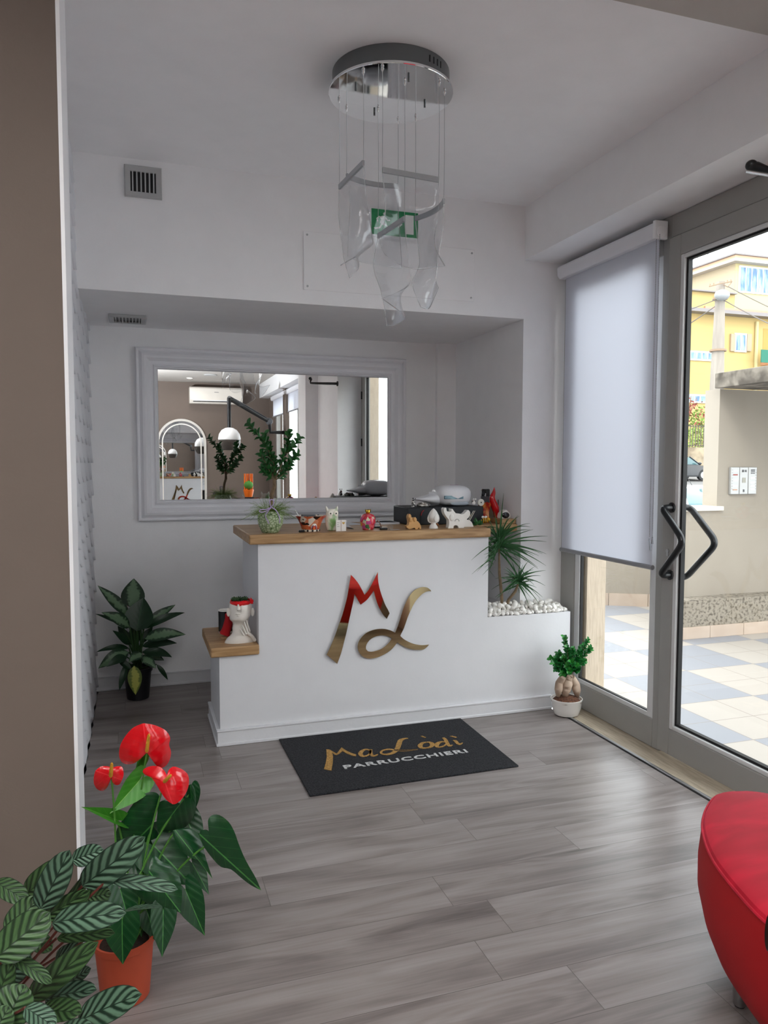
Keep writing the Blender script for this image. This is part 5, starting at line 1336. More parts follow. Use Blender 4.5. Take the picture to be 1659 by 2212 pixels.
tk_.v = [tuple(Vector((1.705, 4.37, BT+.0))+Vector((x*.042, y*.03, max(0, (z+.4))*.018))*(1+.35*noise.noise(Vector((x*3, y*3, z*3))))) for x, y, z in tk_.v]
for v_ in range(len(tk_.v)): tk_.v[v_] = (1.705+(tk_.v[v_][0]-1.705), tk_.v[v_][1], max(BT, tk_.v[v_][2])) if tk_.v[v_][0] < 5 else tk_.v[v_]
o = tk_.build('bracelet_heap', sh, None); tag(o, 'small heap of silver bracelets before the white appliance', 'jewellery')
pg = empty('owl_figurine', (2.043, 4.36, BT), 'tiny white and black owl figurine right of the white appliance', 'figurine')
blobby('body', zb_, pg, [([Vector((2.043, 4.36, BT+.016)), Vector((2.043, 4.36, BT+.040))], [.016, .014])])
for s in (-1, 1): MB().ball((2.043+s*.006, 4.345, BT+.043), .0055, 10, 1, .5, 1).build('eye', WGLAZE, pg)
MB().ball((2.04, 4.348, BT+.018), .013, 12, 1, .4, .9).build('white_belly', WGLAZE, pg)
tr_ = empty('tape_roll', (2.082, 4.35, BT), 'round cream disc with dark centre standing on the charcoal box', 'disc')
p = Q(1440, 322, 4.33)
MB().lathe([(.004, 0), (.021, 0), (.0225, .002), (.0225, .010), (.021, .012), (.001, .012)], n=30, mtx=Matrix.Translation((2.08, 4.338, BT+.0227)) @ Matrix.Rotation(radians(90), 4, 'X')).build('disc_body', mat('cream_disc', 'DAD8CE', .4), tr_)
MB().lathe([(.0045, 0), (.0045, .014), (.001, .014)], n=14, mtx=Matrix.Translation((2.08, 4.339, BT+.0227)) @ Matrix.Rotation(radians(90), 4, 'X')).build('disc_hub', BLACK, tr_)
# snack bag, bottle, horn, book on the side shelf
sb_ = MB(); rows = []
for i_ in range(13):
    tt = i_/12; rows.append([Vector((2.112+.042*(j/6-.5)*2*(1-.12*sin(pi*tt))+.012*tt, 4.36+.016*sin(pi*tt)*cos(pi*(j/6-.5))-.004*sin(9*tt+j), CT+.128*tt+.006*sin(j*2.1)*(1 if i_ == 12 else 0))) for j in range(7)])
for i_ in range(12, -1, -1):
    tt = i_/12; rows.append([Vector((2.112+.042*(j/6-.5)*2*(1-.12*sin(pi*tt))+.012*tt, 4.375+.0-.016*sin(pi*tt)*cos(pi*(j/6-.5))*-1, CT+.128*tt)) for j in range(7)])
sb_.grid(rows); o = sb_.build('sweet_bag', mat_noise2('red_orange_wrapper', 'A8201C', 'D98A3A', 30, .25, (1, 1, 1), .42, .6, .5), None); tag(o, 'shiny red and orange sweet bag behind the round cream disc', 'bag')
bo = empty('dark_bottle', (2.18, 4.46, CT), 'black bottle with dark label behind the red horn ornament', 'bottle')
MB().lathe([(.028, 0), (.030, .003), (.030, .085), (.018, .105), (.017, .112)], (2.175, 4.46, CT), 24).build('bottle_body', mat('black_glass', '0C0C0F', .1, coat=.5), bo)
MB().lathe([(.0285, .112), (.0285, .206), (.024, .212), (.001, .212)], (2.175, 4.46, CT), 24).build('bottle_cap', mat('black_glass', '0C0C0F', .1, coat=.5), bo)
MB().lathe([(.0302, .12), (.0302, .165)], (2.175, 4.46, CT), 24, caps=False).build('bottle_label', mat('grey_label', '4A4A50', .5), bo)
RS = 1.45
zh = zm(1000, 1040, 12.762)
def H_(x, y, Y=4.36): return at(*zh(x, y), Y)
hn = blobby('lucky_horn', mat('glossy_red', 'C00D16', .15, coat=.6), None, [([H_(930, 900), H_(890, 700), H_(820, 560), H_(800, 440), H_(855, 300), H_(868, 155)], [.014, .019, .016, .0135, .0085, .001]), ([H_(930, 900), H_(945, 1010)], [.014, .012])])
tag(hn, 'tall curved glossy red horn ornament standing at the right of the counter', 'ornament')
o = MB().lathe([(.026, 0), (.026, .01), (.018, .02), (.012, .036), (.001, .037)], (H_(945, 1010).x, 4.36, CT), 20).build('horn_base', mat('dark_red_wood', '3A1512', .4), hn)
bk = BX(2.205, 2.262, 4.50, 4.535, CT, CT+.150).build('book', mat('tan_book_cover', '8A6E58', .6), None, bevel=.001); tag(bk, 'tan upright book against the wall behind the red horn', 'book')
BX(2.2065, 2.2605, 4.4985, 4.4995, CT+.004, CT+.146).build('pages', mat('book_pages', 'B7A892', .7), bk, smooth=False)
o = MB().tube([(2.272, 4.46, CT), (2.272, 4.47, CT+.14)], .003, 6).build('thin_rod', BLACK, None); tag(o, 'thin dark rod leaning by the tan book', 'rod')
# dome lens thing on a small wooden box
wb = BX(2.168, 2.276, 4.228, 4.36, CT, CT+.030).build('wooden_box', OAK, None, bevel=.003); tag(wb, 'small flat light wooden box on the right end of the counter', 'box')
dc_ = empty('dome_candle_holder', (2.22, 4.29, CT+.030), 'white arched ornament with black rounded centre on the wooden box', 'ornament')
m_ = MB(); ar = [(2.222+.052*a, CT+.030+.052*b_) for a, b_ in ((-.62, 0), (-.66, .25), (-.55, .62), (-.2, .95), (0, 1.08), (.2, .98), (.55, .66), (.68, .28), (.66, 0))]
m_.prism(ar, 4.262, 4.32); m_.build('arch_shell', WCER, dc_, bevel=.004)
MB().ball((2.220, 4.262, CT+.052), .027, 20, 1, .35, .72).build('dark_centre', mat('black_gloss', '0B0A12', .12, coat=.5), dc_)
# little bee and strawberries cluster
be = empty('bee_ornament', (2.085, 4.25, CT), 'little yellow and black bee ornament beside the dracaena', 'ornament')
bs_ = mat('bee_stripes', 'D9A21E', .4); b = base_of(bs_); t = N(bs_, 'ShaderNodeTexCoord'); wv = N(bs_, 'ShaderNodeTexWave'); wv.inputs['Scale'].default_value = 28; L(bs_, t.outputs['Object'], wv.inputs['Vector']); L(bs_, ramp(bs_, wv.outputs['Fac'], [(.45, '17120A'), (.5, 'D9A21E')], 'CONSTANT'), b.inputs['Base Color'])
MB().ball((2.07, 4.255, CT+.022), .02, 14, 1.1, .8, .85).build('body', bs_, be)
MB().ball((2.095, 4.25, CT+.028), .012, 12).build('head', mat('bee_yellow', 'D9A21E', .4), be)
for s in (-1, 1): MB().ball((2.07+s*.010, 4.258, CT+.044), .010, 10, 1, .4, .7).build('wing', WGLAZE, be)
gl_ = MB(); random.seed(6)
for k in range(16):
    b0 = Vector((1.96+random.uniform(-.02, .03), 4.16, CT+.004)); d = Vector((random.uniform(-1, 1), random.uniform(-.5, .3), random.uniform(.1, .9))).normalized()
    leaf(gl_, b0, b0+d*random.uniform(.03, .055), .014, Vector((0, -1, .4)), .1, .2, 5, None, 0, 1)
o = gl_.build('green_sprig', L_BON, None); tag(o, 'small artificial green sprig lying right of the bird figurine', 'sprig')
RS = 1.25
# --- low shelf: head planter, mug, red cloth figure
zl = zm(420, 1260, 6.1444)
def S_(x, y, Y): return at(*zl(x, y), Y)
hp = empty('head_planter', (.535, 4.08, LT), 'white ceramic head planter with red blindfold and green hair on the low shelf', 'planter')
PLN = mat('planter_glaze', 'DCD7CF', .3)
c0x = S_(600, 600, 4.08).x; s0 = 6.1444*FPX/4.2
def prof_head():
    pass
rows = []
# rings: (z px in zoom, left x, right x, depth half, y shift)
rings = [(822, 520, 690, .028, 0), (815, 430, 790, .042, 0), (780, 400, 820, .046, 0), (720, 430, 800, .044, 0), (680, 480, 765, .040, 0), (640, 505, 735, .034, .004), (590, 505, 722, .030, .006), (540, 515, 718, .029, .006), (505, 500, 715, .034, 0),
         (470, 470, 720, .043, -.004), (430, 462, 738, .048, -.006), (380, 458, 748, .050, -.006), (330, 458, 756, .051, -.005), (290, 462, 758, .051, -.003), (255, 470, 752, .050, 0), (240, 480, 745, .047, 0)]
hm = MB()
for zy, xl, xr, dp, ys_ in rings:
    L0 = S_(xl, zy, 4.08); R0 = S_(xr, zy, 4.08); cx_ = (L0.x+R0.x)/2; rx = (R0.x-L0.x)/2; zz0 = max(LT+.0005, (L0.z+R0.z)/2)
    row = []
    for k in range(40):
        a = 2*pi*k/40; x = cx_+rx*cos(a); y = 4.08+ys_+dp*sin(a)*.92; z_ = zz0
        fx_ = (x-cx_)/.045
        if 250 < zy < 480 and sin(a) < 0:   # face relief: nose, lips, chin
            g_ = math.exp(-(fx_/.16)**2)*(.016*math.exp(-((zy-318)/34)**2)) + math.exp(-(fx_/.40)**2)*(.007*math.exp(-((zy-420)/22)**2)) + math.exp(-(fx_/.5)**2)*.007*math.exp(-((zy-480)/22)**2)
            y -= g_
        row.append(Vector((x, y, z_)))
    rows.append(row)
rows2 = list(zip(*rows)); rr = [catmull(list(c_), 4) for c_ in rows2]; G = list(zip(*rr))
# add the fine face relief on the refined rings
b_ = hm.grid([list(r) for r in G], closeu=True); hm.cap(b_, 40, True)
hd = hm.build('head_body', PLN, hp, solid=.0)
for s, xs, ys in ((-1, 452, 385), (1, 772, 380)):
    MB().ball(S_(xs, ys, 4.062), .0135, 14, .75, .5, 1.75).build('ear', PLN, hp)
nz_ = MB(); nz_.tube([S_(582, 268, 4.036), S_(582, 310, 4.026), S_(582, 345, 4.022), S_(582, 360, 4.03)], [.004, .007, .0105, .006], 12); nz_.build('nose', PLN, hp)
lp = MB(); lp.tube([S_(535, 418, 4.036), S_(560, 402, 4.029), S_(582, 408, 4.027), S_(605, 402, 4.029), S_(630, 418, 4.036)], [.0015, .004, .004, .004, .0015], 10); lp.tube([S_(540, 425, 4.036), S_(582, 432, 4.028), S_(626, 425, 4.036)], [.0015, .0045, .0015], 10); lp.build('lips', PLN, hp)
fb_ = MB()
for x0_, y0_, x1_, y1_, Yx in ((735, 640, 690, 490, 4.045), (715, 660, 660, 510, 4.038), (690, 675, 635, 560, 4.034), (660, 690, 610, 610, 4.034)):
    fb_.tube([S_(x0_, y0_, Yx), S_((x0_+x1_)/2, (y0_+y1_)/2+4, Yx-.002), S_(x1_, y1_, Yx+.004)], [.005, .0048, .0032], 8)
fb_.tube([S_(800, 760, 4.05), S_(760, 700, 4.04), S_(700, 650, 4.04)], [.011, .010, .009], 10); fb_.build('sculpted_hand', PLN, hp)
bl = MB(); rows = []
for k in range(41):
    a = 2*pi*k/40; cxh = (S_(610, 270, 4.08)).x
    rx = .0505; ry = .050; wob_ = .004*sin(5*a+1)
    zc3 = S_(600, 272, 4.03).z+.0025*sin(3*a)
    rows.append([Vector((cxh+(rx)*cos(a), 4.08+ry*sin(a)*.98, zc3-.015+wob_)), Vector((cxh+(rx+.005)*cos(a), 4.08+(ry+.005)*sin(a), zc3+wob_*.5)), Vector((cxh+rx*cos(a), 4.08+ry*sin(a)*.98, zc3+.012+wob_*.5))])
bl.grid(rows, closev=False)
red = mat('red_satin_band', 'D81018', .4)
bl.build('blindfold', red, hp, solid=.0015)
kn = MB(); kc = S_(752, 262, 4.045)
for a_, l_ in ((.9, .026), (1.6, .03), (.3, .018)):
    kn.tube([kc, kc+Vector((cos(a_)*l_*.5, -.004, sin(a_)*l_*.6)), kc+Vector((cos(a_)*l_*.6, 0, sin(a_)*l_))], [.006, .007, .001], 8)
kn.build('bow_knot', red, hp)
hr = MB(); random.seed(14); hc = S_(600, 238, 4.08)
for k in range(110):
    a = random.uniform(0, 2*pi); r_ = random.uniform(0, .038); b0 = Vector((hc.x+r_*cos(a), 4.08+r_*sin(a)*.9, hc.z+.004)); d = Vector((cos(a)*.8, sin(a)*.7, random.uniform(.4, 1.2))).normalized()
    e_ = b0+d*random.uniform(.014, .026); e_.x = min(e_.x, hc.x+.048)
    leaf(hr, b0, e_, .007, camdir(b0)+Vector((0, 0, .4)), .15, .2, 4, None, 0, 1)
hr.build('succulent_hair', leafmat('dark_succulent', '24401E', '53713A', .5), hp)
mg_ = empty('black_mug', (.475, 4.33, LT), 'black and white straight mug behind the head planter on the low shelf', 'mug')
MB().lathe([(.036, 0), (.039, .002), (.039, .012)], (.478, 4.33, LT), 28).build('mug_foot', WGLAZE, mg_)
MB().lathe([(.0392, .012), (.0395, .128)], (.478, 4.33, LT), 28, caps=False).build('mug_band', mat('black_glaze', '0E0E10', .25), mg_)
MB().lathe([(.0390, .126), (.0398, .130), (.0398, .134), (.037, .134), (.036, .02), (.001, .018)], (.478, 4.33, LT), 28).build('mug_rim', WGLAZE, mg_)
rf = empty('red_felt_figure', (.474, 4.20, LT), 'red felt gnome-like figure between black mug and head planter', 'figurine')
blobby('body', mat('red_felt', 'A80F18', .9, bump=.4, bscale=300), rf, [([S_(425, 620, 4.2), S_(450, 540, 4.2), S_(445, 460, 4.2), S_(420, 395, 4.2)], [.022, .024, .014, .006]), ([S_(425, 620, 4.2), S_(400, 680, 4.2)], [.022, .016])])
MB().lathe([(.020, 0), (.021, .003), (.020, .008)], (S_(395, 690, 4.2).x, 4.2, LT), 18).build('base_disc', mat('pale_wood_disc', 'B08C66', .6), rf)

# ================================================================== RED POUF (right foreground)
pf = empty('red_pouf', (1.8, 1.3, 0), 'large rounded red velvet pouf bench at the right edge of the room', 'pouf')
OUT = [(1.799, 1.894), (1.735, 1.885), (1.632, 1.812), (1.536, 1.712), (1.450, 1.575), (1.393, 1.420), (1.365, 1.30), (1.355, 1.12), (1.40, .92), (1.53, .75), (1.78, .67), (2.02, .75), (2.16, .95), (2.205, 1.2), (2.15, 1.45), (2.03, 1.67), (1.905, 1.83), (1.85, 1.88)]
OC = [Vector((p.x, p.y)) for p in catmull([Vector((*p, 0)) for p in OUT[-2:]+OUT+OUT[:2]], 5)[10:-10]]
ctr = Vector((1.80, 1.28))
def ringp(s, z): return [Vector((ctr.x+(p.x-ctr.x)*s, ctr.y+(p.y-ctr.y)*s, z)) for p in OC]
m_ = MB(); b_ = m_.grid([ringp(s, z) for s, z in ((.84, .125), (.88, .13), (.935, .155), (.985, .21), (1.018, .28), (1.02, .35), (1.008, .41), (1.0, .440))], closeu=True); m_.cap(b_, len(OC), True); m_.build('upholstered_side', VELVETS, pf)
m_ = MB(); m_.grid([ringp(s, z) for s, z in ((.996, .441), (.985, .452), (.95, .460), (.8, .467), (.5, .471), (.2, .472), (.001, .472))], closeu=True); m_.build('seat_cushion', VELVET, pf)
m_ = MB(); rows = []; P = ringp(1.0, .441)
for i_, p in enumerate(P):
    tg = (P[(i_+1) % len(P)]-P[i_-1]).normalized(); u = Vector((tg.y, -tg.x, 0)); rows.append([p+(u*cos(2*pi*k/6)+Vector((0, 0, 1))*sin(2*pi*k/6))*.004 for k in range(6)])
m_.grid(rows, closeu=True, closev=True); m_.build('piping', VELVET, pf)
for x, y in ((1.565, 1.585), (1.62, .92), (1.98, .95), (1.93, 1.60)):
    l_ = MB().lathe([(.016, .006), (.018, .01), (.020, .13)], (x, y, 0), 16).build('leg', STEEL, pf)
    MB().lathe([(.012, 0), (.014, .002), (.012, .007)], (x, y, 0), 12).build('rubber_foot', BLACK, l_)
p = at(1668, 2014, 1.235)
m_ = MB(); rows = []
for k in range(28):
    a = 2*pi*k/28; c_, s_ = cos(a), sin(a); rows.append([p+Vector((c_*.020*r_*.6, w_, s_*.042*r_-.004)) for r_, w_ in ((1, -.008), (1.06, -.008), (1.06, .008), (1, .008))])
m_.grid(rows, closeu=True, closev=True); m_.build('pull_ring', mat('bronze_ring', '3A2A25', .35, metal=.7), pf)

# ================================================================== BACK OF THE ROOM (seen in mirrors and in the gold letters), with added fill lamps
acn = empty('air_conditioner', (1.45, -4.0, 2.72), 'white wall air conditioner high on the taupe wall, seen in the mirror', 'air conditioner')
m_ = MB(); m_.prism([(-4.0, 2.60), (-3.82, 2.60), (-3.77, 2.66), (-3.77, 2.87), (-3.80, 2.90), (-4.0, 2.90)], .98, 1.94, axis='x'); m_.build('body', mat('ac_white', 'E4DDD3', .4), acn, bevel=.01)
BX(1.04, 1.90, -3.80, -3.774, 2.628, 2.640).build('air_slot', BLACK, acn, smooth=False)
BX(1.05, 1.89, -3.774, -3.764, 2.645, 2.66).build('louvre', WPLAS, acn, bevel=.002)
BX(1.42, 1.50, -3.7695, -3.766, 2.80, 2.81).build('badge', mat('badge_grey', '8A8A88', .4), acn, smooth=False)
amr = empty('arched_mirror', (.84, -4.0, 1.3), 'tall arched mirror with light frame on the taupe wall, seen in the mirror', 'mirror')
def arch(w, zt, zb, n=24):
    return [(.84+w*cos(pi*k/n), zt-w+w*sin(pi*k/n)) for k in range(n+1)]+[(.84-w, zb), (.84+w, zb)]
def archring(mb, w0, w1, zt, zb, y0, y1):
    a = arch(w0, zt, zb); b = arch(w1, zt-(w0-w1), zb+(w0-w1)); n = len(a)
    rows = [[(p[0], y0, p[1]) for p in a], [(p[0], y1, p[1]) for p in a], [(p[0], y1, p[1]) for p in b], [(p[0], y0, p[1]) for p in b]]
    mb.grid(rows, closeu=True)
m_ = MB(); archring(m_, .44, .40, 2.32, .45, -3.999, -3.96); m_.build('frame', mat('pale_frame', 'CFCBC4', .3), amr)
m_ = MB(); archring(m_, .355, .335, 2.235, .50, -3.985, -3.972); m_.build('led_line', mat('led_strip_off', 'E9E6DF', .4), amr)
MB().prism(arch(.40, 2.28, .49), -3.985, -3.975).build('mirror_glass', MIRR, amr, smooth=False)
hd_ = empty('hood_dryer', (1.40, -1.55, 1.9), 'white salon hood dryer on a black jointed wall arm, seen in the mirror', 'hood dryer')
hx, hy, hz = 1.42, -1.55, 1.90
MB().lathe([(.172, -.03), (.175, -.01), (.160, .06), (.12, .12), (.06, .155), (.001, .165)], (hx, hy, hz), 32).build('dome', mat('dryer_white', 'E8E8E8', .25), hd_)
MB().lathe([(.172, -.035), (.165, -.09), (.135, -.16), (.10, -.19)], (hx, hy, hz), 32, caps=False).build('visor', mat('smoked_visor', '5A5550', .15, trans=.5), hd_)
MB().tube([(hx, hy, hz+.15), (hx, hy, hz+.62)], .030, 12).build('drop_tube', BLACK, hd_)
am = MB().tube([(hx, hy, hz+.62), (hx+.30, hy-.30, hz+.50), (2.14, -2.1, hz+.30)], [.036, .042, .036], 12).build('arm', BLACK, hd_)
MB().ball((2.14, -2.1, hz+.30), .06, 16).build('joint', mat('dark_grey_plastic', '55585C', .4), am)
MB().tube([(2.14, -2.1, hz+.30), (2.16, -2.1, hz+.12), (2.36, -2.13, hz+.12), (2.46, -2.13, hz+.12)], .03, 12).build('wall_mount', BLACK, hd_)
BX(2.40, 2.46, -2.25, -2.0, 0, 2.74).build('wall_mount_post', TAUPE, None, smooth=False)['kind'] = 'structure'
bpy.data.objects['wall_mount_post'].name = 'wall_post'
cs = empty('console_table', (1.85, -1.9, 0), 'dark console table in the rear of the room, seen in the mirror', 'table')
BX(1.35, 2.2, -2.15, -1.75, .90, .935).build('tabletop', mat('dark_tabletop', '241F1E', .3), cs, bevel=.003)
for x, y in ((1.38, -2.12), (2.17, -2.12), (1.38, -1.78), (2.17, -1.78)): BX(x-.015, x+.015, y-.015, y+.015, 0, .90).build('leg', BLACK, cs)
ob = empty('bottle_rack', (1.76, -1.9, .935), 'orange and green product stand on the rear console, seen in the mirror', 'stand')
OR = mat('orange_plastic', 'E8701A', .3)
MB().lathe([(.055, 0), (.085, .13), (.085, .14)], (1.76, -1.9, .936), 20).build('cup', OR, ob)
for k in range(5):
    MB().tube([(1.70+.03*k, -1.9+.02*(k % 2), .936+.14), (1.70+.03*k, -1.9+.02*(k % 2), .936+.40)], .013, 10).build('tube', OR, ob)
MB().ball((1.76, -1.9, 1.15), .075, 14, 1, 1, 1.0).build('leaf_ball', mat('green_foam', '4C8A35', .7, bump=1), ob)
dl_pos = [(.95, -3.3), (-.9, -3.0), (.9, -.9), (-.9, -.9), (.2, 1.0), (-1.6, 1.2)]  # first is the downlight in the mirror, the rest are added as fill
for k, (x, y) in enumerate(dl_pos):
    d_ = empty('ceiling_downlight', (x, y, 3.0), ['small lit round downlight before the air conditioner, seen in the mirror', 'round downlight in the rear left corner of the rear ceiling', 'round downlight nearest the rear window column', 'round downlight left of the rear ceiling centre', 'round downlight just behind the entrance ceiling step', 'round downlight above the far left of the rear room'][k], 'downlight', 'recessed downlights in the rear ceiling')
    MB().lathe([(.055, 2.9995), (.058, 2.994), (.045, 2.992)], (x, y, 0), 24, caps=False).build('rim', WPLAS, d_)
    MB().lathe([(.045, 2.9945), (.001, 2.9945)], (x, y, 0), 20, caps=False).build('lens', mat('lamp_lens', 'FFF6E8', .5, emit=12), d_)
    l_ = bpy.data.lights.new('downlight_lamp', 'AREA'); l_.shape = 'DISK'; l_.size = .09; l_.energy = DL_ENERGY; l_.color = (1, .96, .90); l_.spread = radians(150)
    lo_ = bpy.data.objects.new('downlight_lamp', l_); lo_.location = (0, 0, -.012); lo_.parent = d_; COL.objects.link(lo_)
for k, (x, y) in enumerate(((-1.2, 1.1), (-1.4, -1.3), (.75, .9), (.9, -1.3))):  # unseen panels added to brighten the interior
    d_ = empty('led_panel', (x, y, 3.0), ['square light panel left of the viewpoint in the rear ceiling', 'square light panel at the far left rear of the ceiling', 'square light panel nearest the red pouf', 'square light panel above the rear console table'][k], 'ceiling light', 'square ceiling light panels of the rear room')
    mb = MB(); 
    for a_ in ((-.3, .3, -.3, -.27), (-.3, .3, .27, .3), (-.3, -.27, -.27, .27), (.27, .3, -.27, .27)): mb.box(x+a_[0], x+a_[1], y+a_[2], y+a_[3], 2.985, 2.9995)
    mb.build('frame', WPLAS, d_); BX(x-.27, x+.27, y-.27, y+.27, 2.990, 2.9993).build('diffuser', mat('led_diffuser', 'FAFBFF', .5, emit=PANEL_FILL_E), d_, smooth=False)
o = MB().lathe([(.11, 2.9995), (.11, 2.99), (.06, 2.985), (.001, 2.985)], (1.25, -2.7, 0), 28).build('round_vent', GRILLE, None); tag(o, 'round grey ceiling vent near the rear wall, seen in the mirror', 'air vent')

ul = empty('floor_uplighter', (-.75, -.7, 0), 'slim floor uplighter standing in the rear room behind the viewpoint', 'floor lamp')  # lamp added out of view to lift ceiling, fascia and alcove
MB().lathe([(.13, 0), (.13, .012), (.02, .02)], (-.75, -.7, 0), 28).build('base', STEEL, ul)
MB().tube([(-.75, -.7, .015), (-.75, -.7, 1.75)], .012, 12).build('pole', STEEL, ul)
MB().lathe([(.03, 1.74), (.12, 1.79), (.17, 1.85)], (-.75, -.7, 0), 28, caps=False).build('bowl_shade', WPLAS, ul, solid=.003)
l_ = bpy.data.lights.new('uplighter_lamp', 'AREA'); l_.shape = 'DISK'; l_.size = .26; l_.energy = UP_FILL_ENERGY; l_.color = (.91, .955, 1)
lo_ = bpy.data.objects.new('uplighter_lamp', l_); lo_.location = (0, 0, 1.84); lo_.rotation_euler = (radians(180+28), 0, 0); lo_.parent = ul; COL.objects.link(lo_)
# ================================================================== TERRACE
struct(BX(2.66, 9.5, -6, 7.4, -.15, -.006).build('floor_terrace', TILES, smooth=False))
pr = BX(2.665, 2.80, 4.02, 4.6, -.005, 3.4).build('wall_pier_outside', TRAV, smooth=False); struct(pr)
BX(2.665, 2.80, -1.4, -.6, -.005, 3.4).build('wall_pier_rear_outside', TRAV, smooth=False)['kind'] = 'structure'
struct(BX(2.665, 2.80, 1.2, 1.78, -.005, 3.4).build('wall_pier_door_outside', TRAV, smooth=False))
SKM = mat_noise2('skirting_tile', 'B09E8E', 'B8A798', 4, .5, bump=0)
def wall_seg(name, p0, p1, z0, z1, th, m, back=1):
    d = Vector((p1[0]-p0[0], p1[1]-p0[1])); n = Vector((-d.y, d.x)).normalized()*th*back
    P = [(p0[0], p0[1]), (p1[0], p1[1]), (p1[0]+n.x, p1[1]+n.y), (p0[0]+n.x, p0[1]+n.y)]
    return MB().prism(P, z0, z1, axis='z').build(name, m, None, smooth=False)
struct(wall_seg('wall_terrace_far', (3.0, 7.75), (6.2, 6.05), -.1, .92, .15, RENDER))
for i_ in range(9):
    t0, t1 = i_/9+.0008, (i_+1)/9-.0008; a = Vector((3.0, 7.75)); b = Vector((6.2, 6.05)); q0 = a+(b-a)*t0; q1 = a+(b-a)*t1; n_ = Vector((-.47, -.88))*.012
    o = wall_seg('skirting_tile', q0+n_, q1+n_, -.006, .125, .011, SKM); tag(o, 'beige skirting tile along the foot of the far terrace wall', 'tile', 'far terrace skirting tiles')
YW = 5.44
struct(BX(4.56, 4.93, YW, YW+.18, -.1, 1.085).build('wall_terrace_low', RENDER, smooth=False))
struct(BX(4.93, 9.5, YW, YW+.18, -.1, 2.164).build('wall_terrace_right', RENDER, smooth=False))
struct(wall_seg('wall_terrace_return', (4.56, 5.46), (5.5, 6.40), -.1, .90, .12, RENDER, 1))
o = BX(4.50, 4.985, YW-.03, YW+.20, 1.086, 1.125).build('window_sill', mat('cream_stone', 'DDD8CC', .6), None, bevel=.004); tag(o, 'white stone sill capping the low terrace wall', 'sill')
m_ = MB(); n_x = 60
m_.grid([[Vector((4.36+5.1*i_/n_x, 5.262-.006*noise.noise(Vector((i_*.7, j*1.1, 0))), .0+.325*j/8)) for i_ in range(n_x+1)] for j in range(9)])
m_.grid([[Vector((4.36+5.1*i_/n_x, 5.262+(YW-5.264)*j/3, .325+.006*noise.noise(Vector((i_*.7, j*1.1, 4))))) for i_ in range(n_x+1)] for j in range(4)])
m_.box(4.36, 9.46, 5.275, YW-.002, -.1, .318)
o = m_.build('concrete_step', CONC, None, smooth=False); tag(o, 'rough stained concrete step along the right terrace wall', 'step')
for i_ in range(8):
    x = 4.36+.365*i_
    o = BX(x+.0015, x+.3635, 5.246, 5.2605, -.006, .098).build('skirting_tile', SKM, None, bevel=.002); tag(o, 'beige skirting tile at the foot of the concrete step', 'tile', 'skirting tiles of the concrete step')
o = MB().prism([(4.86, 5.43), (4.86, 3.2), (9.5, 3.2), (9.5, 5.43)], 2.165, 2.295, axis='z').build('concrete_canopy', CONCD, None, smooth=False, bevel=.006); tag(o, 'weathered concrete canopy slab projecting over the terrace wall', 'canopy')
struct(BX(9.5, 9.7, 3.0, 5.7, -.1, 2.164).build('wall_terrace_end', RENDER, smooth=False))
# intercom
z3 = zm(1460, 480, 3.568)
ic = empty('intercom_panel', (5.2, YW, 1.33), 'silver three-column doorbell intercom panel on the beige terrace wall', 'intercom')
def T_(x, y, Y=YW-.03): return at(*z3(x, y), Y)
p0 = T_(420, 2098); p1 = T_(628, 1888); xw = (p1.x-p0.x)/3
for k in range(3):
    c_ = BX(p0.x+xw*k+.002, p0.x+xw*(k+1)-.002, YW-.03, YW-.001, p0.z+.008*k*0, p1.z).build('intercom_column', mat('satin_silver', 'A6A6A5', .35, metal=.3), ic, bevel=.004)
    xc = p0.x+xw*(k+.5); H_i = p1.z-p0.z
    def tab(fz, w, h, m, nm='name_plate', dx=0):
        BX(xc-w/2+dx, xc+w/2+dx, YW-.0325, YW-.0302, p0.z+fz*H_i-h/2, p0.z+fz*H_i+h/2).build(nm, m, c_, smooth=False)
    PLW = mat('plate_white', 'EDEDE8', .5); PLG = mat('plate_dark', '4A4A4C', .4); PLR = mat('plate_red', '9A4038', .5)
    if k == 0:
        for f_, mm in ((.86, PLW), (.72, PLR), (.50, PLW), (.30, PLW), (.17, mat('plate_tan', 'B58D74', .5))): tab(f_, xw*.5, .010, mm)
        for f_ in (.9, .8, .7, .6, .5, .4, .3, .2): tab(f_, .006, .003, PLG, 'mark', -xw*.36)
    elif k == 1:
        for dx in (-.022, -.014, -.006): tab(.86, .004, .022, PLG, 'speaker_slot', dx)
        for dx in (.010, .022): tab(.86, .007, .020, PLG, 'speaker_slot', dx)
        tab(.52, .036, .045, mat('camera_window', '8C8A7E', .2), 'camera_window'); tab(.13, .016, .024, PLG, 'keyhole_mark')
    else:
        for f_ in (.90, .85, .78): tab(f_, xw*.45, .009, PLG, 'speaker_slot')
        for f_ in (.60, .43, .30, .18): tab(f_, xw*.5, .016, PLW)
        for f_ in (.9, .8, .7, .6, .5, .4, .3, .2): tab(f_, .006, .003, PLG, 'mark', xw*.36)

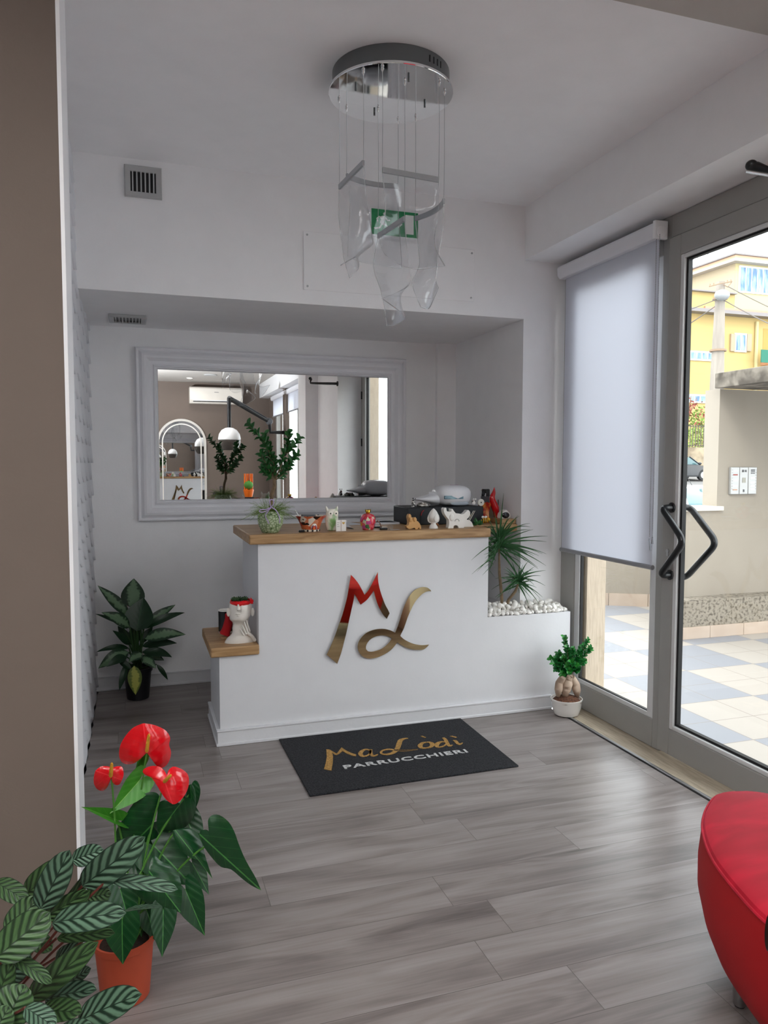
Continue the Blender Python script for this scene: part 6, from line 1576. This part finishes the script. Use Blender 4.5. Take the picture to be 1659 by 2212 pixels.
# ================================================================== STREET
def sz(Y): return -.6+(Y-20)*.067
m_ = MB(); m_.grid([[Vector((X, Y, sz(Y))) for X in (0, 30, 80)] for Y in (8.5, 20, 41)]); struct(m_.build('floor_street', mat('asphalt', '6E6C6A', .9, bump=.3), smooth=False))
m_ = MB(); m_.grid([[Vector((X, Y, sz(41)-.1)) for X in (-20, 30, 160)] for Y in (41, 90, 200)]); struct(m_.build('floor_far_ground', mat('far_ground', '77796A', .9), smooth=False))
po = empty('utility_pole', tuple(Vector((at(*z3(320, 1500), 26).x, 26, sz(26)))), 'pale concrete utility pole with crossbar and street lamp', 'utility pole')
pt = at(*z3(345, 462), 26); pb = at(*z3(318, 1190), 26); dpx = (pb-pt); k_ = (sz(26)-pt.z)/(dpx.z); pg_ = pt+dpx*k_
cpm = mat_noise2('pole_concrete', '857D74', '958D84', 2, .9, (3, 3, .4), .35, .65, .1)
MB().tube([pg_, pb, pt], [.34, .27, .18], 16).build('pole', cpm, po)
MB().tube([at(*z3(258, 495), 25.7), at(*z3(345, 472), 25.7), at(*z3(432, 456), 25.7)], .03, 6).build('crossbar', mat('rusty_steel', '8A7460', .8), po)
for x, y in ((265, 492), (292, 485), (398, 463), (425, 458)):
    MB().tube([at(*z3(x, y-16), 25.7), at(*z3(x, y+6), 25.7)], .025, 5).build('insulator', mat('rusty_steel', '8A7460', .8), po)
MB().tube([at(*z3(365, 480), 25.7), at(*z3(400, 500), 25.7), at(*z3(430, 462), 25.7)], .02, 5).build('brace', mat('rusty_steel', '8A7460', .8), po)
MB().ball(at(*z3(356, 562), 25.55), .28, 14, 1.15, 1, .8).build('lamp_head', mat('lamp_grey', '8E9092', .5), po)
for y in (590, 990):
    c_ = at(*z3(340-(y-590)*.04, y), 26); MB().tube([c_-Vector((0, 0, .04)), c_+Vector((0, 0, .04))], .24+.0001*y, 16).build('clamp_band', mat('rusty_steel', '8A7460', .8), po)
def wire(px0, px1, Y0, Y1, sag, lab):
    a = at(*z3(*px0), Y0); b = at(*z3(*px1), Y1); o = MB().tube(bez(a, (a+b)/2-Vector((0, 0, sag)), b, 14), .022, 5).build('overhead_wire', mat('cable_grey', '6E6862', .8), None); tag(o, lab, 'cable')
wire((372, 602), (1300, 1010), 25.8, 22, .3, 'thick overhead cable descending right from the utility pole')
wire((400, 495), (1300, 900), 25.7, 24, .2, 'thin upper overhead wire running right from the pole crossbar')
wire((300, 650), (-400, 1060), 25.8, 34, .3, 'overhead cable descending left from the utility pole')
wire((310, 596), (-400, 820), 25.8, 36, .2, 'thin overhead wire running left from the utility pole')

bd = empty('apartment_building', tuple(Vector((at(*z3(400, 1000), 50).x, 50, .6))), 'yellow apartment building with stepped roofline across the street', 'building')
BY = 50
def B3(x, y, Y=BY): return at(*z3(x, y), Y)
def zat(y, Y=BY): return B3(300, y, Y).z
YEL = mat('yellow_plaster', 'B59C66', .9, var=.04, vscale=.3); CRE = mat('cream_plaster', 'B5A58A', .9); CRL = mat('pale_cream_plaster', 'BDB084', .9)
PNK = mat('terracotta_band', 'B98A76', .8); GUT = mat('gutter_grey', '7E7878', .6); WFR = mat('white_frame', 'DDDDDD', .5); PANE = mat_noise2('far_pane', '4A6A8C', '87A3BC', .8, .15, (4, 1, 1), .4, .6, 0)
xc = B3(455, 500).x; xl = xc-14; xr = xc+26
BX(xl, xr, BY, BY+9, sz(41)-1, zat(690)).build('lower_wall', YEL, bd, smooth=False)
BX(xl, xc-.02, BY, BY+6.5, zat(688), zat(548)).build('annex_wall', YEL, bd, smooth=False)
BX(xl-.3, xc-.02, BY-.35, BY+6.5, zat(548), zat(538)).build('annex_roof', GUT, bd, smooth=False)
BX(xc, xr, BY+.0, BY+6.2, zat(688), zat(300)).build('upper_wall', CRL, bd, smooth=False)
BX(xc-.02, xc-.001, BY+.02, BY+6.2, zat(688), zat(300)).build('gable_wall', CRE, bd, smooth=False)  # side skin in duller cream, the wall's shading put into its colour
BX(xc-.7, xr, BY-.7, BY+6.9, zat(300), zat(280)).build('eaves', mat('eaves_grey', 'B8B0A6', .7), bd, smooth=False)
BX(xc-.7, xr, BY-.7, BY+6.9, zat(280), zat(256)).build('fascia_board', mat('salmon_fascia', 'CDA98C', .8), bd, smooth=False)
BX(xc-.9, xr, BY-.9, BY+7.1, zat(256), zat(245)).build('roof', GUT, bd, smooth=False)
BX(xc-3, xr, BY-.15, BY-.01, zat(700), zat(655)).build('terracotta_band', PNK, bd, smooth=False)
BX(xl, xr, BY-.9, BY-.01, zat(716), zat(690)).build('gutter', GUT, bd, smooth=False)
def far_window(x0, y0, x1, y1, n, shutters=False, curtain=False):
    a = B3(x0, y1); b = B3(x1, y0); w_ = empty_part('window', bd)
    BX(a.x, b.x, BY-.10, BY-.005, a.z, b.z).build('window_frame', WFR, w_, smooth=False) if False else None
    fr_ = BX(a.x-.08, b.x+.08, BY-.10, BY-.005, a.z-.08, b.z+.08).build('window', WFR, bd, smooth=False)
    W_ = (b.x-a.x)/n
    for i_ in range(n):
        BX(a.x+W_*i_+.06, a.x+W_*(i_+1)-.06, BY-.115, BY-.101, a.z+.05, b.z-.05).build('pane', PANE, fr_, smooth=False)
    return a, b, fr_
def empty_part(n, p): return p
far_window(485, 375, 800, 535, 7)
a, b, fr_ = far_window(452, 868, 535, 992, 2)
for s0, s1 in ((412, 449), (538, 576)):
    q0 = B3(s0, 995); q1 = B3(s1, 864); BX(q0.x, q1.x, BY-.16, BY-.02, q0.z, q1.z).build('shutter', mat('shutter_brown', 'A08C76', .7), bd, smooth=False)
far_window(104, 1008, 284, 1056, 4); far_window(92, 1340, 270, 1384, 4); far_window(-60, 1008, 70, 1056, 3)
q0 = B3(668, 985); q1 = B3(760, 825); BX(q0.x, q1.x+2, BY-.02, BY-.005, q0.z, q1.z).build('balcony_door', mat('door_shade', 'A5874A', .8), bd, smooth=False)
q0 = B3(652, 1105); q1 = B3(800, 1080); BX(q0.x, q1.x+2, BY-1.2, BY, q0.z, q1.z).build('balcony_slab', mat('salmon_slab', 'D19A78', .8), bd, smooth=False)
q0 = B3(655, 1080, BY-1.2); q1 = B3(800, 990, BY-1.2); BX(q0.x, q1.x+2, BY-1.22, BY-1.16, q0.z, q1.z).build('balcony_railing', mat('green_screen', '2C6A58', .8), bd, smooth=False)
q = B3(618, 745); MB().tube([(q.x, BY-.12, zat(745)), (q.x, BY-.12, zat(1600))], .14, 8).build('downpipe', CRL, bd)
for x, y0, y1 in ((165, 235, 350), (240, 235, 325)):
    a = at(*z3(x, y1+60), 55); b = at(*z3(x, y0), 55); an_ = MB().tube([a, b], .04, 5).build('antenna', mat('antenna_grey', 'A7ADB5', .5), bd)
    for k in range(3):
        z_ = b.z-.5*k-.1; MB().tube([(b.x-.45, 55, z_), (b.x+.45, 55, z_)], .025, 4).build('antenna_bar', mat('antenna_grey', 'A7ADB5', .5), an_)
# retaining wall, fence, shrubs behind the street
FY = 41
rw = BX(at(*z3(-800, 1900), FY).x, at(*z3(900, 1900), FY).x, FY, FY+1.0, sz(41)-.3, at(*z3(100, 1735), FY).z)
o = rw.build('stone_retaining_wall', mat_noise2('stone_blocks', '7C6E5C', 'A89A82', .9, .95, (1, 1, 1.6), .4, .6, .8), None, smooth=False); tag(o, 'rough stone retaining wall behind the parked cars', 'wall')
fe = empty('iron_fence', (at(*z3(150, 1700), FY).x, FY+.4, at(*z3(150, 1720), FY).z), 'thin upright iron bar fence on the stone retaining wall', 'fence')
zt_ = at(*z3(100, 1560), FY+.4).z; zb0 = at(*z3(100, 1735), FY).z; xa = at(*z3(-300, 1700), FY+.4).x; xb = at(*z3(420, 1700), FY+.4).x
fb_ = MB(); n_ = int((xb-xa)/.22)
for k in range(n_): x = xa+.22*k; fb_.box(x-.02, x+.02, FY+.38, FY+.42, zb0, zt_)
fb_.box(xa, xb, FY+.38, FY+.42, zt_-.12, zt_-.06); fb_.box(xa, xb, FY+.38, FY+.42, zb0+.1, zb0+.16); fb_.build('bars', mat('fence_iron', '5E564C', .8), fe, smooth=False)
def bush(c, R, n, m, label, leafL=.28, name='garden_shrub', cat='shrub', twig=False):
    rg = random.Random(int(c.x*100)); e_ = empty(name, (c.x, c.y, c.z-R), label, cat)
    m_ = MB(); tw = MB()
    for k in range(n):
        d = Vector((rg.gauss(0, 1), rg.gauss(0, 1), rg.gauss(0, 1))).normalized()*R*rg.random()**.4; d.z *= 1.1; b0 = c+d
        u = Vector((rg.uniform(-1, 1), rg.uniform(-1, 1), rg.uniform(-.4, 1))).normalized()
        leaf(m_, b0, b0+u*leafL*rg.uniform(.6, 1.2), leafL*.5, camdir(b0)+Vector((rg.uniform(-1, 1), 0, rg.uniform(-1, 1))), .1, .1, 2, None, 0, 1)
    for k in range(26 if twig else 6):
        d = Vector((rg.gauss(0, .5), rg.gauss(0, .3), rg.uniform(.6, 1.3))).normalized(); tw.tube([c-Vector((0, 0, R)), c-Vector((0, 0, R*.2))+d*.2, c+d*R*1.1], [.05, .035, .012], 4)
    m_.build('foliage', m, e_); tw.build('branches', mat('dry_twigs', '8A7058', .9), e_)
GB = mat('garden_green', '6F8A3E', .8, var=.25, vscale=1.5); GR = mat('garden_russet', '8A4A40', .8, var=.25, vscale=2)
bush(at(*z3(215, 1590), 43), 1.35, 420, GB, 'green leafy shrub behind the iron fence', cat='shrub')
bush(at(*z3(150, 1680), 42.6), .9, 240, mat('garden_light', '93A659', .8, var=.2, vscale=2), 'low pale green shrub at the foot of the iron fence')
bush(at(*z3(90, 1480), 43.5), 1.2, 120, GR, 'russet bare-branched shrub behind the left of the iron fence', twig=True)
for k in range(3):
    p = at(*z3(236+14*(k % 2), 1655+14*k), 42); o = MB().ball(p, .12, 10).build('orange_fruit', mat('orange_fruit', 'D9631E', .5), None); tag(o, ['uppermost orange fruit in the shrub behind the fence', 'middle orange fruit in the shrub behind the fence', 'lowest orange fruit in the shrub behind the fence'][k], 'fruit', 'orange fruits in the garden shrub')
# cars
def car(name, loc, rz, paint, label, Ln=4.0, Wd=1.7, Ht=1.48):
    e_ = empty(name, loc, label, 'car'); M_ = Matrix.Translation(loc) @ Matrix.Rotation(rz, 4, 'Z')
    h = Ln/2; w = Wd/2
    def loft(secs, nm, m, parent, bev=.03):
        mb = MB(); rows = []
        for x, hw, z0_, z1_ in secs:
            rows.append([M_ @ Vector((x, y_, z_)) for y_, z_ in ((-hw, z0_), (-hw*1.02, z0_+(z1_-z0_)*.45), (-hw*.97, z1_-.04), (-hw*.9, z1_), (hw*.9, z1_), (hw*.97, z1_-.04), (hw*1.02, z0_+(z1_-z0_)*.45), (hw, z0_))])
        b_ = mb.grid(rows, closeu=True); mb.cap(b_, 8, True); mb.cap(b_+(len(rows)-1)*8, 8); return mb.build(nm, m, parent)
    loft([(-h, w*.80, .38, .80), (-h+.1, w*.93, .26, .92), (-h*.5, w, .22, .95), (h*.35, w, .22, .94), (h*.75, w*.97, .22, .86), (h-.12, w*.9, .26, .74), (h, w*.75, .34, .62)], 'body', paint, e_)
    loft([(-h+.12, w*.82, .88, .96), (-h+.42, w*.78, .88, Ht-.06), (-.2, w*.76, .88, Ht-.03), (h*.22, w*.76, .88, Ht-.10), (h*.55, w*.84, .86, .95)], 'windows', mat('tinted_car_glass', '4C6A6E', .08, coat=.6), e_)
    loft([(-h+.50, w*.72, Ht-.07, Ht-.02), (-.2, w*.72, Ht-.05, Ht), (h*.16, w*.71, Ht-.10, Ht-.03)], 'roof', paint, e_)
    for sx_ in (-1, 1):
        loft([(h*.50, .02, .90, .96), (h*.18, .03, Ht-.12, Ht-.05)], 'pillar', paint, e_) if False else None
        mb = MB().tube([M_ @ Vector((h*.57, sx_*w*.82, .92)), M_ @ Vector((h*.20, sx_*w*.74, Ht-.07))], .035, 6); mb.build('windscreen_pillar', paint, e_)
        MB().tube([M_ @ Vector((-.25, sx_*w*.80, .92)), M_ @ Vector((-.25, sx_*w*.755, Ht-.05))], .035, 6).build('door_pillar', paint, e_)
        MB().ball(M_ @ Vector((h*.45, sx_*(w+.08), 1.0)), .11, 10, 1, 1, .75).build('wing_mirror', paint, e_)
        for xx in (-h*.62, h*.62):
            wh = MB().tube([M_ @ Vector((xx, sx_*(w-.19), .32)), M_ @ Vector((xx, sx_*(w+.01), .32))], .32, 20).build('wheel', BLACK, e_)
            MB().tube([M_ @ Vector((xx, sx_*(w+.0), .32)), M_ @ Vector((xx, sx_*(w+.02), .32))], .19, 14).build('hub_cap', GRILLE, wh)
        MB().ball(M_ @ Vector((h*.93, sx_*w*.66, .66)), .13, 10, .8, 1.2, .6).build('headlamp', mat('headlamp_glass', 'C9D2D6', .1), e_)
    MB().tube([M_ @ Vector((-.6, 0, Ht)), M_ @ Vector((-.9, 0, Ht+.16))], .012, 5).build('aerial', BLACK, e_)
    return e_
pb_ = at(*z3(212, 1950), 37); car('parked_car', Vector((pb_.x-2.0, 37, sz(37))), 0, mat('car_black', '15171C', .25, coat=.6), 'dark parked car beside the stone retaining wall')
pw_ = at(*z3(170, 2100), 20); car('parked_car', Vector((pw_.x, 20, at(*z3(150, 2030), 20).z-1.48)), radians(-112), mat('car_white', 'E6E8EA', .25, coat=.5), 'white parked car just beyond the low terrace wall')
